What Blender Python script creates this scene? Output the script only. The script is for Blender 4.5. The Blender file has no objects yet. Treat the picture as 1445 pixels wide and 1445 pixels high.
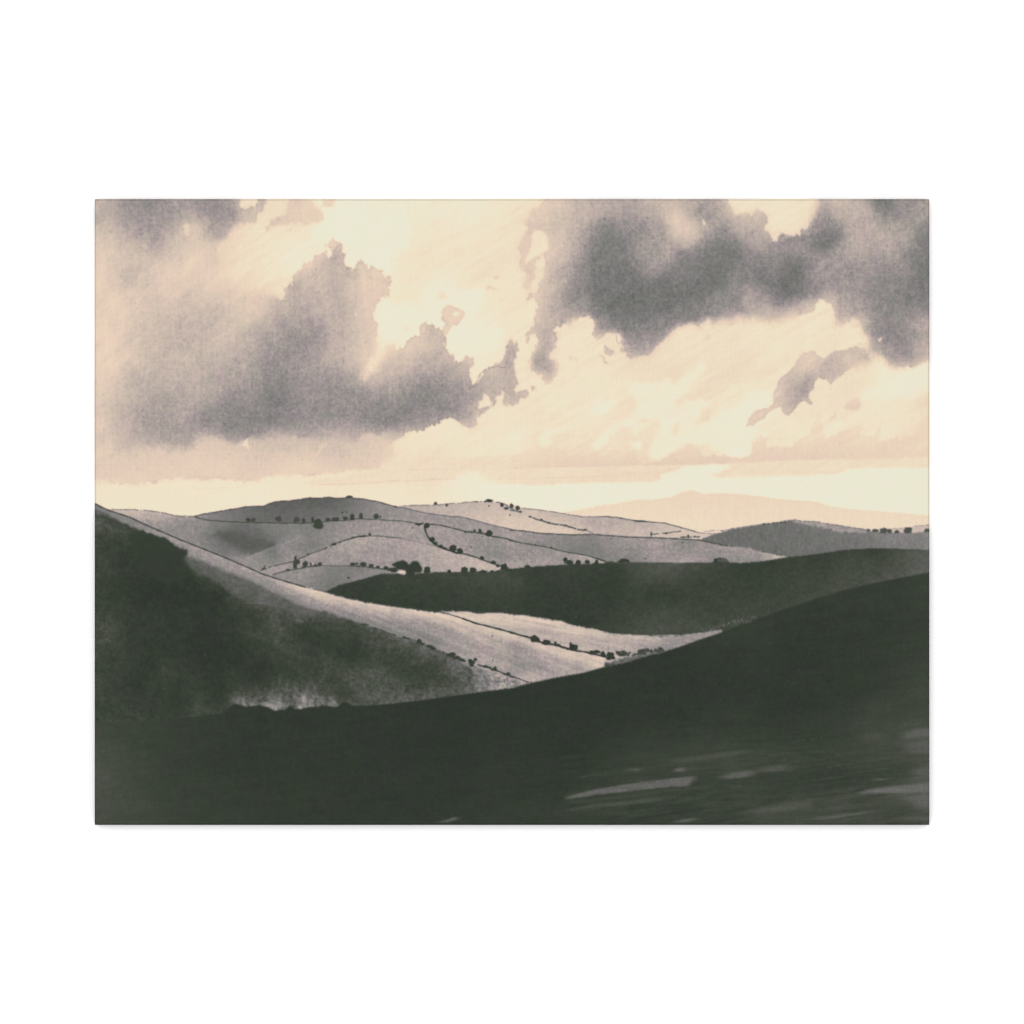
import bpy, math
import numpy as np

# ---------------- camera, world, lamps, exposure ----------------
PX = 0.6096/1178.0                       # one dot of the print, in metres (the canvas is 24 x 18 inches)
CW, CH, DEPTH = 0.6096, 0.4572, 0.019
sc = bpy.context.scene
col = sc.collection
CAM_D = 4.2
cam = bpy.data.cameras.new('camera'); co = bpy.data.objects.new('camera', cam); col.objects.link(co)
cam.sensor_width = 36; cam.lens = 36*(CAM_D-DEPTH)/(1445*PX); cam.clip_start = .1; cam.clip_end = 100
co.location = (0, -CAM_D, 0); co.rotation_euler = (math.radians(90), 0, 0)
sc.camera = co
w = bpy.data.worlds.new('World'); sc.world = w; w.use_nodes = True
bg = w.node_tree.nodes['Background']; bg.inputs[0].default_value = (1, 1, 1, 1); bg.inputs[1].default_value = 1.02
def softbox(name, loc, sx, sz, power):
    l = bpy.data.lights.new(name, 'AREA'); l.shape = 'RECTANGLE'; l.size = sx; l.size_y = sz; l.energy = power; l.color = (1, 1, 1)
    o = bpy.data.objects.new(name, l); col.objects.link(o); o.location = loc; o.rotation_euler = (math.radians(90), 0, 0)
    return o
softbox('softbox_lamp', (-0.16, -5.0, 0.26), 1.70, 1.75, 101.0)
sc.view_settings.view_transform = 'Standard'; sc.view_settings.look = 'None'
sc.view_settings.exposure = 0; sc.view_settings.gamma = 1; sc.view_settings.use_curve_mapping = False
INK = 1/1.42                             # light falling on the cloth, so that inks come out as printed

# ---------------- the wall ----------------
def material(name):
    m = bpy.data.materials.new(name); m.use_nodes = True
    return m, m.node_tree.nodes, m.node_tree.links, m.node_tree.nodes['Principled BSDF']
m, N_, L_, P_ = material('white_wall_paint')
P_.inputs['Base Color'].default_value = (.93, .93, .93, 1); P_.inputs['Roughness'].default_value = .9; P_.inputs['Specular IOR Level'].default_value = .1
nz = N_.new('ShaderNodeTexNoise'); nz.inputs['Scale'].default_value = 900
bp = N_.new('ShaderNodeBump'); bp.inputs['Strength'].default_value = .05; bp.inputs['Distance'].default_value = .0003
L_.new(nz.outputs['Fac'], bp.inputs['Height']); L_.new(bp.outputs['Normal'], P_.inputs['Normal'])
me = bpy.data.meshes.new('wall')
me.from_pydata([(-3,0,-3),(3,0,-3),(3,0,3),(-3,0,3),(-3,.1,-3),(3,.1,-3),(3,.1,3),(-3,.1,3)], [], [(0,1,2,3),(5,4,7,6),(0,4,5,1),(3,2,6,7),(1,5,6,2),(4,0,3,7)])
me.materials.append(m); wall = bpy.data.objects.new('wall', me); col.objects.link(wall)
wall['kind'] = 'structure'; wall['label'] = 'plain bright white wall behind the canvas print'; wall['category'] = 'wall'

# ---- the print: every tone is laid down here, as ink values 0..100, on a sheet of NX x NY dots
X0, Y0, NX, NY = 133.5, 281.0, 1178, 883
TS = 300/1445.0
ORI = {'A1':(130,276),'A2':(425,276),'A3':(720,276),'A4':(1015,276),
       'B1':(130,500),'B2':(425,500),'B3':(720,500),'B4':(1015,500),
       'C1':(130,680),'C2':(425,680),'C3':(720,680),'C4':(1015,680),
       'D1':(130,850),'D2':(425,850),'D3':(720,850),'E':(715,940)}
def pts(*args):
    """'A1',[(x,y[,v])...],'A2',[...] -> sheet coordinates (v kept)"""
    out = []
    for t, l in zip(args[::2], args[1::2]):
        ox, oy = ORI[t]; s = 600/1445.0 if t == 'E' else TS
        for p in l:
            out.append((ox+p[0]*s-X0, oy+p[1]*s-Y0) + tuple(p[2:]))
    return out
GX, GY = np.meshgrid(np.arange(NX)+.5, np.arange(NY)+.5)
GX = GX.astype(np.float32); GY = GY.astype(np.float32)
def vnoise(sx, sy, seed):
    r = np.random.RandomState(seed)
    g = r.rand(int(NY/sy)+3, int(NX/sx)+3).astype(np.float32)*2-1
    fx = (np.arange(NX)/sx); fy = (np.arange(NY)/sy)
    ix = fx.astype(int); iy = fy.astype(int); tx = fx-ix; ty = fy-iy
    tx = (tx*tx*(3-2*tx)).astype(np.float32)[None]; ty = (ty*ty*(3-2*ty)).astype(np.float32)[:,None]
    a = g[iy][:,ix]*(1-tx)+g[iy][:,ix+1]*tx; b = g[iy+1][:,ix]*(1-tx)+g[iy+1][:,ix+1]*tx
    return a*(1-ty)+b*ty
def fbm(sx, sy, seed, oct=4, gain=.55):
    o = 0; a = 1; t = 0
    for k in range(oct):
        if sx < 1.01 and sy < 1.01: break
        o = o + a*vnoise(max(sx,1.01), max(sy,1.01), seed+k*17); t += a; a *= gain; sx /= 2; sy /= 2
    return o/t
def box1(a, r, ax):
    n = 2*r+1
    pad = [(0,0),(0,0)]; pad[ax] = (r+1, r)
    c = np.cumsum(np.pad(a, pad, mode='edge').astype(np.float64), axis=ax)
    if ax == 0: return ((c[n:]-c[:-n])/n).astype(np.float32)
    return ((c[:,n:]-c[:,:-n])/n).astype(np.float32)
def tri(a, w):
    "tiny blur, w = neighbour weight"
    p = np.pad(a, 1, mode='edge')
    a = p[:-2,:]*w+p[1:-1,:]*(1-2*w)+p[2:,:]*w
    return a[:,:-2]*w+a[:,1:-1]*(1-2*w)+a[:,2:]*w
def blur(a, r):
    if r < 1: return tri(tri(a, .2), .12)
    r = int(r)
    for k in range(2):
        a = box1(box1(a, r, 0), r, 1)
    return a
def raster(poly):
    m = np.zeros((NY, NX+1), np.int32)
    P = [(p[0], p[1]) for p in poly]
    for (x0,y0),(x1,y1) in zip(P, P[1:]+P[:1]):
        if y0 == y1: continue
        if y0 > y1: x0,y0,x1,y1 = x1,y1,x0,y0
        ys = np.arange(max(0, math.ceil(y0-.5)), min(NY-1, math.ceil(y1-.5)-1)+1)
        if len(ys) == 0: continue
        xs = x0+(ys+.5-y0)*(x1-x0)/(y1-y0)
        xi = np.clip(np.ceil(xs-.5), 0, NX).astype(int)
        np.add.at(m, (ys, xi), 1)
    return (np.cumsum(m, axis=1)[:, :NX] % 2).astype(np.float32)
IX, IY = np.meshgrid(np.arange(NX), np.arange(NY))
WARPS = {}
def warp(m, amp, scale, seed=5):
    if amp <= 0: return m
    k = (scale, seed)
    if k not in WARPS:
        WARPS[k] = (fbm(scale, scale, seed, 4, .65), fbm(scale, scale, seed+99, 4, .65))
    dx, dy = WARPS[k]
    return m[np.clip(IY+np.rint(dy*amp*1.6).astype(int), 0, NY-1), np.clip(IX+np.rint(dx*amp*1.6).astype(int), 0, NX-1)]
def field(samples, sigma):
    "smooth tone field through scattered samples (x,y,v)"
    q = 4; S = np.array(samples, float); c2 = (sigma*.8)**2
    x, y, v = S[:,0], S[:,1], S[:,2]
    R_ = np.sqrt((x[:,None]-x)**2+(y[:,None]-y)**2+c2)
    n = len(v); A = np.zeros((n+1, n+1)); A[:n,:n] = R_-np.eye(n)*sigma*.35; A[:n,n] = 1; A[n,:n] = 1
    wts = np.linalg.lstsq(A, np.append(v, 0), rcond=None)[0]
    gx = np.arange(0, NX+q, q); gy = np.arange(0, NY+q, q); f = np.full((len(gy), len(gx)), wts[n])
    for k in range(n): f += wts[k]*np.sqrt((gx[None]-x[k])**2+(gy[:,None]-y[k])**2+c2)
    f = np.clip(f, v.min(), v.max()).astype(np.float32)
    fx = np.arange(NX)/q; fy = np.arange(NY)/q; ix = fx.astype(int); iy = fy.astype(int)
    tx = (fx-ix).astype(np.float32)[None]; ty = (fy-iy).astype(np.float32)[:,None]
    a = f[iy][:,ix]*(1-tx)+f[iy][:,ix+1]*tx; b = f[iy+1][:,ix]*(1-tx)+f[iy+1][:,ix+1]*tx
    return a*(1-ty)+b*ty
T = np.full((NY, NX), 95, np.float32)
def loosen(f, amp=9, scale=38, r=3, seed=301):
    "let a tone field wander like wet paint"
    dx = fbm(scale, scale, seed, 4, .6)*amp*1.8; dy = fbm(scale, scale, seed+7, 4, .6)*amp*1.8
    return blur(f[np.clip(IY+np.rint(dy).astype(int), 0, NY-1), np.clip(IX+np.rint(dx).astype(int), 0, NX-1)], r)
def shear(n, k): return n[(IY-np.rint(k*IX).astype(int)) % NY, IX]
DISS = fbm(5, 8, 801, 4, .85); GRN = fbm(2.6, 2.6, 805, 2, .9)
def lay(poly, tone, amp=0, scale=8, soft=0, edge=0, edge_w=2, seed=5, alpha=1, softmap=None, fade=None, dissolve=0):
    """one wash: polygon filled with a tone (number or field), ragged by amp, softened, with a pigment line of depth `edge` inside its border"""
    global T
    m = warp(raster(poly), amp, scale, seed)
    if dissolve:
        b = blur(m, 3); m = ((b+dissolve*DISS*np.clip(b*(1-b)*5.5, 0, 1)) > .5).astype(np.float32)
    a = blur(m, soft)
    if softmap is not None:
        g = blur(m, 5)
        g = np.clip(g+(.35*DISS+.2*GRN)*np.clip(g*(1-g)*5, 0, 1), 0, 1)
        a = a*(1-softmap)+g*softmap
    t = tone
    if fade is not None:
        far = np.clip((1-blur(m, 7))*2.0-.1+.3*fbm(7, 14, 803, 3), 0, 1)*fade
        t = t+(np.maximum(t, 86)-t)*far
    if edge:
        b = blur(m, edge_w)
        t = t - edge*np.clip((1-b)*2.2, 0, 1)*m*(1 if softmap is None else 1-np.clip(softmap*1.5, 0, 1))
    a = a*alpha
    T = T*(1-a)+t*a
    return m
def stroke(line, w, tone, wob=.5, seed=1, gaps=0, alpha=1):
    "hedge or pen line: polyline w dots wide, wobbling, with gaps"
    global T
    r = np.random.RandomState(seed)
    P = np.array([(p[0], p[1]) for p in line], float)
    out = [P[0]]
    for a, b in zip(P[:-1], P[1:]):
        n = max(1, int(np.hypot(*(b-a))/2.5))
        for k in range(1, n+1): out.append(a+(b-a)*k/n)
    Q = np.array(out); Q[1:-1,1] += r.uniform(-wob, wob, len(Q)-2)
    wn = w*(1+.35*np.sin(np.arange(len(Q))*.9+r.rand()*6)*r.rand(len(Q)))
    on = r.rand(len(Q)) >= gaps
    x0 = int(max(0, Q[:,0].min()-5)); x1 = int(min(NX, Q[:,0].max()+6)); y0 = int(max(0, Q[:,1].min()-5)); y1 = int(min(NY, Q[:,1].max()+6))
    if x1 <= x0 or y1 <= y0: return
    cov = np.zeros((y1-y0, x1-x0), np.float32)
    for k in range(len(Q)-1):
        if not on[k]: continue
        (ax, ay), (bx, by) = Q[k], Q[k+1]; ww = wn[k]/2
        a0 = int(max(x0, min(ax,bx)-ww-2)); a1 = int(min(x1, max(ax,bx)+ww+3)); b0 = int(max(y0, min(ay,by)-ww-2)); b1 = int(min(y1, max(ay,by)+ww+3))
        if a1 <= a0 or b1 <= b0: continue
        gx = GX[b0:b1,a0:a1]; gy = GY[b0:b1,a0:a1]; L = (bx-ax)**2+(by-ay)**2+1e-9
        t = np.clip(((gx-ax)*(bx-ax)+(gy-ay)*(by-ay))/L, 0, 1)
        d = np.hypot(gx-ax-t*(bx-ax), gy-ay-t*(by-ay))
        s = cov[b0-y0:b1-y0, a0-x0:a1-x0]; np.maximum(s, np.clip(ww+.5-d, 0, 1), out=s)
    S = T[y0:y1, x0:x1]; T[y0:y1, x0:x1] = S*(1-cov*alpha)+tone*cov*alpha
def bush(x, y, rx, ry, tone, seed, alpha=1):
    "one tree or shrub blot with a lumpy outline (sheet coordinates)"
    r = np.random.RandomState(seed); ph = r.rand(4)*6.28; am = r.uniform(.015, .065, 4)
    x0 = int(max(0, x-rx*1.5-2)); x1 = int(min(NX, x+rx*1.5+3)); y0 = int(max(0, y-ry*1.5-2)); y1 = int(min(NY, y+ry*1.5+3))
    if x1 <= x0 or y1 <= y0: return
    gx = (GX[y0:y1,x0:x1]-x)/rx; gy = (GY[y0:y1,x0:x1]-y)/ry
    th = np.arctan2(gy, gx); d = np.hypot(gx, gy)
    R = 1+sum(am[k]*np.sin((2,3,5,8)[k]*th+ph[k]) for k in range(4))
    if ry > 1.6: d = np.where(gy > 0, (np.abs(gx*1.02)**3+np.abs(gy*1.04)**3)**(1/3), d)
    c = np.clip((R*.93-d)*min(rx, ry)+.5, 0, 1)*alpha
    tn = tone + 3*r.uniform(-1, 1)
    if rx > 2 and ry > 1.8:
        for k in range(5):
            a = r.uniform(2.6, 6.8); q = r.uniform(.22, .4)
            bx = np.cos(a)*.8; by = np.sin(a)*.8 if np.sin(a) < 0 else .3
            c = np.maximum(c, np.clip((q-np.hypot(gx-bx, gy-by))*min(rx, ry)+.5, 0, 1)*alpha)
    S = T[y0:y1, x0:x1]; T[y0:y1, x0:x1] = S*(1-c)+tn*c
def bushes(tile, lst, tone, seed=0):
    for i, (x, y, rx, ry) in enumerate(lst):
        (px, py), = pts(tile, [(x, y)])
        bush(px, py, rx*TS, ry*TS, tone, seed+i)
def cells(tile, rows, y0=90, dy=180.6):
    return pts(tile, [(90+180.6*i, y0+dy*j, v) for j, r in enumerate(rows) for i, v in enumerate(r) if v is not None])

# ---- sky, light part
N = None
T[:] = field(pts(
 'A1',[(950,100,93),(1100,60,94),(1250,60,93),(1000,260,93),(1200,280,95),(1400,260,95),(1400,400,99),(1350,440,99),(1150,430,95),(950,400,92),(1050,540,93),(1200,560,95),(1300,560,95),(1000,640,90),(1150,640,92)],
 'A2',[(60,100,92),(200,150,99),(300,60,99),(450,200,100),(350,300,100),(550,300,99),(100,260,97),(60,360,96),(450,400,99),(560,470,99),(650,60,97),(800,60,98),(800,180,97),(950,60,97),(1150,60,98),(1350,60,95),(1350,200,95.5),(950,250,95.5),(850,350,95),(700,450,95),(750,600,95),(700,700,95),(1000,450,95),(1200,400,95),(1400,400,94),(1150,580,95),(1400,600,94),(1350,750,95),(600,780,98),(700,860,98),(600,920,97),(700,970,98),(900,640,98),(900,780,99),(1150,700,98),(1150,850,98),(1200,1000,98.5),(1350,1000,96),(540,1000,96)],
 'A3',[(60,100,94.5),(60,250,93),(30,500,94.5),(100,700,95),(60,850,95),(180,300,94.5),(180,450,94),(450,950,95),(540,1000,94.5),(1100,1000,94.5),(1300,950,94.5),(700,1040,93)],
 'A4',[(200,60,95),(450,100,95.5),(450,180,95.5),(350,280,94),(590,250,93),(60,980,93.5),(250,950,94.5),(500,950,95),(720,800,95),(850,950,94.5),(400,1040,95),(700,1040,94)],
 'B1',[(200,930,96),(500,940,96),(900,960,96.5),(1300,900,96),(200,1010,96),(700,1030,96.5),(1400,880,96)],
 'B2',[(100,900,95),(600,900,96),(500,960,96),(1000,960,96.5),(200,960,95),(500,830,94),(800,650,95),(700,620,94),(900,600,95),(1000,540,95.5),(1200,600,96),(1300,500,96),(1400,450,95.5),(1200,680,95),(1350,620,96),(1170,120,96),(1100,840,98),(1300,880,98),(900,730,93),(1400,730,92),(850,780,92.5),(700,800,93),(1350,810,93)],
 'B3',[(60,100,95),(100,400,95),(400,100,95),(400,300,95.5),(700,100,95),(900,80,93),(1000,60,92.5),(1100,80,92.5),(1300,100,94),(1150,200,93),(1400,200,93),(1350,420,93),(700,300,96),(750,330,94),(500,500,95),(700,620,93),(350,620,93),(150,600,94),(20,640,98),(900,500,93.5),(1000,480,93.5),(250,730,91),(600,720,91),(1000,720,92),(1400,720,92)],
 'B4',[(200,60,93),(100,150,92.5),(300,150,94),(60,350,97),(250,300,97.5),(60,500,99),(150,600,99),(100,440,99.5),(450,500,95.5),(400,580,95),(600,400,94.5),(750,350,94),(850,250,94),(700,500,95.5),(900,420,94.5),(950,180,94),(1080,130,96),(1020,270,96.5),(1250,200,98.5),(1380,130,99),(1200,150,98),(1300,350,95),(1200,450,95.5),(1380,350,93),(1400,300,92),(1130,200,95)]), 14)
def pale(tile, l, t=99, soft=2, amp=4.5, alpha=.82): lay(pts(tile, l), t, amp, 9, soft, seed=31, alpha=alpha)
pale('B3',[(530,370),(600,310),(700,300),(720,320),(660,390),(600,410),(540,415)])
pale('B3',[(200,600),(215,540),(270,510),(330,490),(430,488),(350,520),(280,560),(260,610),(220,625)])
pale('B3',[(540,640),(600,560),(660,510),(700,480),(780,445),(830,430),(860,340),(840,290),(810,240),(860,200),(1000,200),(1080,170),(1120,200),(1200,150),(1280,60),(1330,60),(1330,110),(1260,170),(1170,290),(1100,310),(1130,360),(1190,310),(1300,310),(1380,325),(1300,370),(1280,440),(1240,490),(1350,450),(1445,370),(1445,640),(1380,640),(1330,620),(1200,600),(1100,660),(1020,720),(920,690),(960,620),(1010,570),(1040,500),(1000,440),(930,490),(870,530),(820,545),(830,500),(760,490),(700,550),(640,600),(580,650)])
lay(pts('B3',[(860,460),(900,430),(960,450),(880,480)]), 93, 2, 9, 1, seed=31)
lay(pts('B3',[(1100,560),(1110,480),(1150,450),(1150,540)]), 93.5, 2, 9, 1, seed=31)
lay(pts('B3',[(820,600),(900,590),(890,650),(850,640)]), 98, 2, 9, 1, seed=31)
pale('B4',[(180,260),(300,240),(375,270),(370,340),(240,380),(180,470),(120,530),(60,600),(150,640),(215,620),(200,700),(140,700),(0,680),(0,360),(80,370),(170,340)], 99)
pale('B4',[(980,250),(1060,190),(1110,90),(1150,90),(1170,170),(1250,80),(1430,40),(1430,240),(1330,300),(1220,300),(1130,320),(960,310)], 98.6)
pale('B4',[(740,470),(850,450),(850,490),(740,540),(720,580)], 97.5)
pale('B4',[(320,560),(300,440),(430,420),(560,470),(600,540),(480,620),(330,625)], 96.3)
pale('A2',[(60,20),(440,20),(430,100),(500,165),(590,100),(700,60),(740,170),(760,220),(730,300),(720,360),(640,370),(600,430),(605,520),(520,500),(360,430),(300,380),(290,300),(200,270),(70,330),(60,230),(160,180),(140,80)], 99.8)
pale('A2',[(820,750),(830,620),(880,590),(950,560),(1010,630),(1180,640),(1230,620),(1250,700),(1200,800),(1250,880),(1360,920),(1370,1000),(1300,1084),(1050,1084),(990,1000),(1000,920),(1110,830),(1100,770),(1000,740),(960,780),(960,880),(900,860),(840,840),(800,950),(720,970),(700,1030),(620,990),(560,1030),(520,960),(540,880),(490,790),(530,700),(600,690),(640,745),(740,755),(780,830)], 99)
lay(pts('A2',[(140,20),(240,20),(220,70),(180,80),(150,60)]), 91, 2, 9, 1)
lay(pts('A2',[(930,660),(970,650),(990,700),(940,710)]), 94, 2, 9, 1)
lay(pts('A2',[(690,890),(740,870),(740,910),(700,920)]), 94.5, 2, 9, 1)
for l in ([(1300,560),(1350,530),(1330,570)], [(1240,640),(1280,600),(1330,640),(1290,630)]): lay(pts('A2', l), 88, 2, 6, 0)
# ---- cloud tones
C_S = (cells('A1',[[69,61,62,64,60,78,83,86],[78,71,67,82,73,88,90,90],[82,77,83,85,87,90,91,91],[83,80,85,82,84,86,88,72],[85,81,81,77,78,81,83,70],[84,80,78,72,76,76,66,60]])
 + cells('A2',[[86]+[N]*7,[88,84]+[N]*6,[86,66,86]+[N]*5,[75,76,84]+[N]*5,[69,75,85,N,N,88,N,N],[62,74,83,88,86,84,N,75]])
 + cells('A3',[[86,82,77,71,67,74,80,66],[86,83,76,60,60,64,77,68],[82,82,70,52,54,66,56,51],[88,77,64,50,50,51,50,53],[88,76,69,54,49,48,58,60],[80,77,80,68,58,70,N,N]])
 + cells('A4',[[74,82,N,N,76,75,57,66],[61,74,N,64,54,70,70,60],[52,57,58,62,60,66,62,55],[58,54,48,52,64,58,58,53],[70,76,74,80,68,60,59,58],[N,N,N,N,86,66,61,66]])
 + cells('B1',[[84,80,75,76,74,69,61,62],[82,75,69,69,67,62,55,57],[80,72,65,66,57,55,53,56],[81,76,72,66,76,78,78,80],[85,86,86,86,86,85,86,88]])
 + cells('B2',[[64,72,82,74,70,70,82,76],[61,61,63,60,56,59,68,74],[59,59,58,57,60,66,76,N],[80,79,80,82,N,N,N,N],[88,88,90]+[N]*5])
 + pts('A1',[(480,250,64),(940,120,60),(880,60,60),(240,100,60),(270,560,75),(560,330,77),(880,260,70),(100,980,86),(990,40,74),(1250,150,84),(1160,60,70),(640,210,86),(700,330,87)],
   'A2',[(245,380,74),(240,460,74),(430,600,88),(500,560,87),(30,900,60),(560,600,86),(850,900,80),(950,960,76),(760,1010,83),(900,1060,70),(130,400,86),(200,310,88),(1040,800,88),(1430,1050,68)],
   'A3',[(30,1000,78),(720,200,58),(700,300,53),(930,160,62),(980,440,70),(550,480,56),(1320,100,56),(1230,225,84),(1120,240,83),(1150,360,62),(1370,290,55),(1000,760,47),(850,880,55),(700,880,58),(240,1000,72),(90,400,84),(130,560,82),(750,980,66),(900,1050,72),(400,640,64),(350,740,72)],
   'A4',[(740,230,50),(660,330,50),(480,330,68),(560,300,56),(430,270,58),(640,430,72),(880,300,74),(470,470,48),(420,600,46),(60,400,49),(1110,60,52),(1400,320,52),(1380,560,50),(840,780,74),(900,650,68),(850,870,76),(940,880,74),(720,700,78),(270,640,68),(100,700,56),(260,840,84),(480,790,80),(620,770,80),(1400,960,74),(1430,1040,84)],
   'B2',[(560,420,52),(820,320,54),(1000,310,56),(330,60,78),(430,100,84),(700,60,78),(1100,120,76),(1100,300,62),(1150,360,64),(1230,240,68),(1180,450,78),(1420,100,72),(1300,110,78),(1290,300,72),(1410,300,76),(1000,60,82),(600,540,76),(300,580,78),(0,460,62),(620,600,86)],
   'B3',[(10,250,74),(100,260,74),(200,80,70),(300,80,76),(260,180,78),(230,40,68),(850,10,70),(640,40,80)],
   'B4',[(250,420,87),(420,150,80),(450,200,78),(500,330,73),(600,170,74),(590,270,64),(560,60,86),(620,40,86),(750,60,74),(820,80,77),(950,40,84),(490,380,76),(400,290,86),(1150,10,66),(1300,10,64),(1200,70,84),(1380,40,84),(200,470,88),(760,220,78)],
   'B1',[(330,200,70),(860,390,53),(1170,160,57),(1300,350,53),(1000,380,54),(600,620,66),(240,620,74),(1200,500,57),(1000,520,58),(1400,480,58)]))
C = field(C_S, 13)
C = loosen(C, 10, 42, 3) + 3.2*fbm(44, 38, 11, 5, .62)
C = C - 5*np.clip((66-C)/14, 0, 1)*np.clip((GX-560)/80, 0, 1) - 2*np.clip((70-C)/14, 0, 1)
FADE = np.clip(.55+.9*fbm(55, 40, 313, 3), 0, 1)
SOFT = np.zeros((NY, NX), np.float32)
FADE2 = np.clip(.5+1.3*fbm(60, 50, 317, 3), 0, 1)
def softspot(tile, x, y, r):
    global SOFT
    (px, py), = pts(tile, [(x, y)]); SOFT = np.maximum(SOFT, np.clip(1.6*np.exp(-((GX-px)**2+(GY-py)**2)/(2*(r*TS)**2)), 0, 1))
for t, x, y, r in (('A1',870,430,140),('A1',950,610,120),('A1',1150,680,70),('A1',930,250,60),('A2',520,1060,60),('B2',450,100,80),('B2',560,60,60),('B2',600,690,60),('A4',100,860,60),('A4',700,60,60),('B4',1000,60,60),('A3',420,860,30)):
    softspot(t, x, y, r)
LM = pts('A1',[(0,0),(1000,0),(990,40),(1010,90),(1060,90),(1110,40),(1140,20),(1190,20),(1165,90),(1120,150),(1115,190),(1090,185),(1000,200),(960,215),(930,270),(890,305),(850,330),(870,430),(880,560),(980,600),(1050,650),(1180,670),(1280,690),(1330,725),(1290,690),(1330,610),(1380,540),(1445,465)],
 'A2',[(0,465),(80,430),(110,395),(170,375),(200,420),(215,370),(170,330),(200,280),(250,290),(292,310),(280,370),(275,400),(300,390),(285,450),(310,470),(345,545),(350,500),(370,450),(410,440),(450,490),(500,490),(550,510),(555,560),(600,555),(615,600),(590,630),(590,680),(540,690),(520,730),(490,780),(500,830),(530,870),(530,930),(515,980),(510,1040),(500,1080)],
 'B2',[(470,40),(430,120),(385,185),(440,160),(500,90),(560,30)],
 'A2',[(590,1050),(610,990),(640,1030),(700,1045),(720,990),(750,955),(800,970),(810,910),(840,845),(880,870),(940,890),(960,930),(990,900),(970,860),(955,790),(1000,740),(1050,765),(1115,790),(1080,860),(1010,890),(980,940),(985,1000),(970,1040),(1040,1070)],
 'B2',[(1030,0),(1045,60),(1095,45),(1110,5),(1175,15),(1150,100),(1145,210),(1195,180),(1215,130),(1250,95),(1330,70),(1370,40),(1395,0)],
 'A2',[(1390,1060),(1395,1000),(1425,950)],'A3',[(0,950),(40,1000),(45,1060)],
 'B3',[(20,0),(20,100),(40,160),(25,250),(60,265),(100,225),(130,250),(120,290),(60,310),(20,330),(0,345)],
 'B2',[(1445,340),(1380,345),(1375,250),(1362,200),(1350,270),(1315,260),(1310,330),(1260,380),(1200,440),(1160,495),(1100,500),(1095,440),(1060,445),(1000,430),(960,460),(880,470),(840,510),(720,540),(670,570),(600,615),(640,640),(590,700),(500,770),(410,790),(380,750),(300,780),(210,820),(180,780),(100,830),(0,820)],
 'B1',[(1445,815),(1300,800),(1180,835),(1060,870),(1000,845),(900,850),(720,845),(620,830),(560,850),(440,860),(300,880),(170,880),(0,860)])
RM = pts('A3',[(235,0),(230,40),(215,80),(180,60),(150,90),(120,150),(110,220),(70,320),(55,430),(70,480),(105,510),(110,560),(80,620),(100,640),(150,580),(175,510),(170,440),(230,395),(230,540),(190,600),(180,660),(125,680),(115,710),(180,690),(180,780),(150,880),(110,960),(100,1030),(130,960),(180,930),(190,1000),(150,1084)],
 'B3',[(150,0),(130,110),(190,130),(220,160),(240,215),(290,200),(290,150),(355,80),(340,50),(280,40),(275,0)],
 'A3',[(290,1060),(310,1010),(355,980),(320,960),(300,880),(360,880),(400,850),(440,885),(450,830),(490,815),(560,830),(570,900),(580,980),(610,990),(640,950),(700,950),(725,940),(760,970),(770,1010),(750,1060),(800,1084)],
 'B3',[(820,30),(880,15),(950,5)],
 'A3',[(960,1070),(1000,1010),(1060,960),(1120,910),(1220,880),(1290,890),(1330,860),(1350,830),(1375,880),(1340,965),(1355,975),(1385,890),(1445,830)],
 'A4',[(0,850),(80,870),(110,850),(240,850),(300,880),(380,865),(480,840),(560,815),(640,800),(650,740),(690,690),(720,730),(770,735),(790,800),(780,890),(830,890),(880,860),(910,830),(960,870),(990,930),(1010,1000),(1030,1084)],
 'B4',[(1040,20),(1120,15),(1150,60),(1200,110),(1250,80),(1300,100),(1370,60),(1500,20)],
 'A4',[(1500,0),(690,0),(650,40),(660,90),(625,120),(640,170),(620,220),(550,230),(545,290),(530,270),(460,285),(450,210),(420,250),(380,320),(330,260),(310,220),(340,140),(320,100),(270,90),(230,130),(170,100),(110,120),(70,60),(50,0)])
SC = pts('B4',[(560,0),(510,80),(470,120),(410,180),(385,230),(375,310),(370,345),(240,385),(200,450),(180,480),(120,530),(190,495),(240,480),(310,440),(370,370),(430,350),(445,400),(470,415),(500,400),(520,360),(580,310),(640,365),(650,320),(610,290),(620,240),(650,220),(655,170),(670,150),(680,190),(720,155),(740,160),(755,200),(750,265),(770,260),(775,190),(850,120),(900,100),(980,85),(1040,40),(1040,0)],
 'A4',[(1020,1050),(940,1030),(800,1060),(750,1084)],'B4',[(700,35),(680,0)],'A4',[(640,1050),(570,1070)])
CS = C+3.2*shear(fbm(10, 44, 831, 4, .7), 0)+3.0*shear(fbm(60, 9, 833, 4, .7), -.7)+3*np.clip((75-GX)/60, 0, 1)
for poly, e in ((LM, 7), (RM, 7), (SC, 7)):
    sm = np.clip(SOFT+(.75*FADE2 if poly is RM else .05 if poly is SC else .3*FADE2), 0, 1)
    lay(poly, CS, 3.2, 7, 0, e, 2, softmap=sm, fade=FADE*(.95 if poly is RM else .5), dissolve=.28 if poly is SC else .75)
def hole(tile, l, t=95, amp=2, soft=0, alpha=1): lay(pts(tile, l), t, amp, 7, soft, alpha=alpha)
hole('A3',[(150,240),(190,225),(240,250),(260,310),(255,370),(180,420),(100,470),(95,430),(150,330)], 94.5, 2.5, 1)
hole('B2',[(1200,320),(1235,310),(1250,262),(1285,290),(1290,350),(1250,360),(1210,372)], 94.5)
hole('B1',[(1005,620),(1050,572),(1060,640),(1030,630)], 93)
hole('A2',[(360,800),(375,790),(385,805),(375,820)], 93)
hole('A3',[(1310,160),(1325,160),(1325,200),(1312,190)], 92)
hole('A4',[(1000,980),(1015,980),(1015,1060),(1000,1060)], 90)
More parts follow.
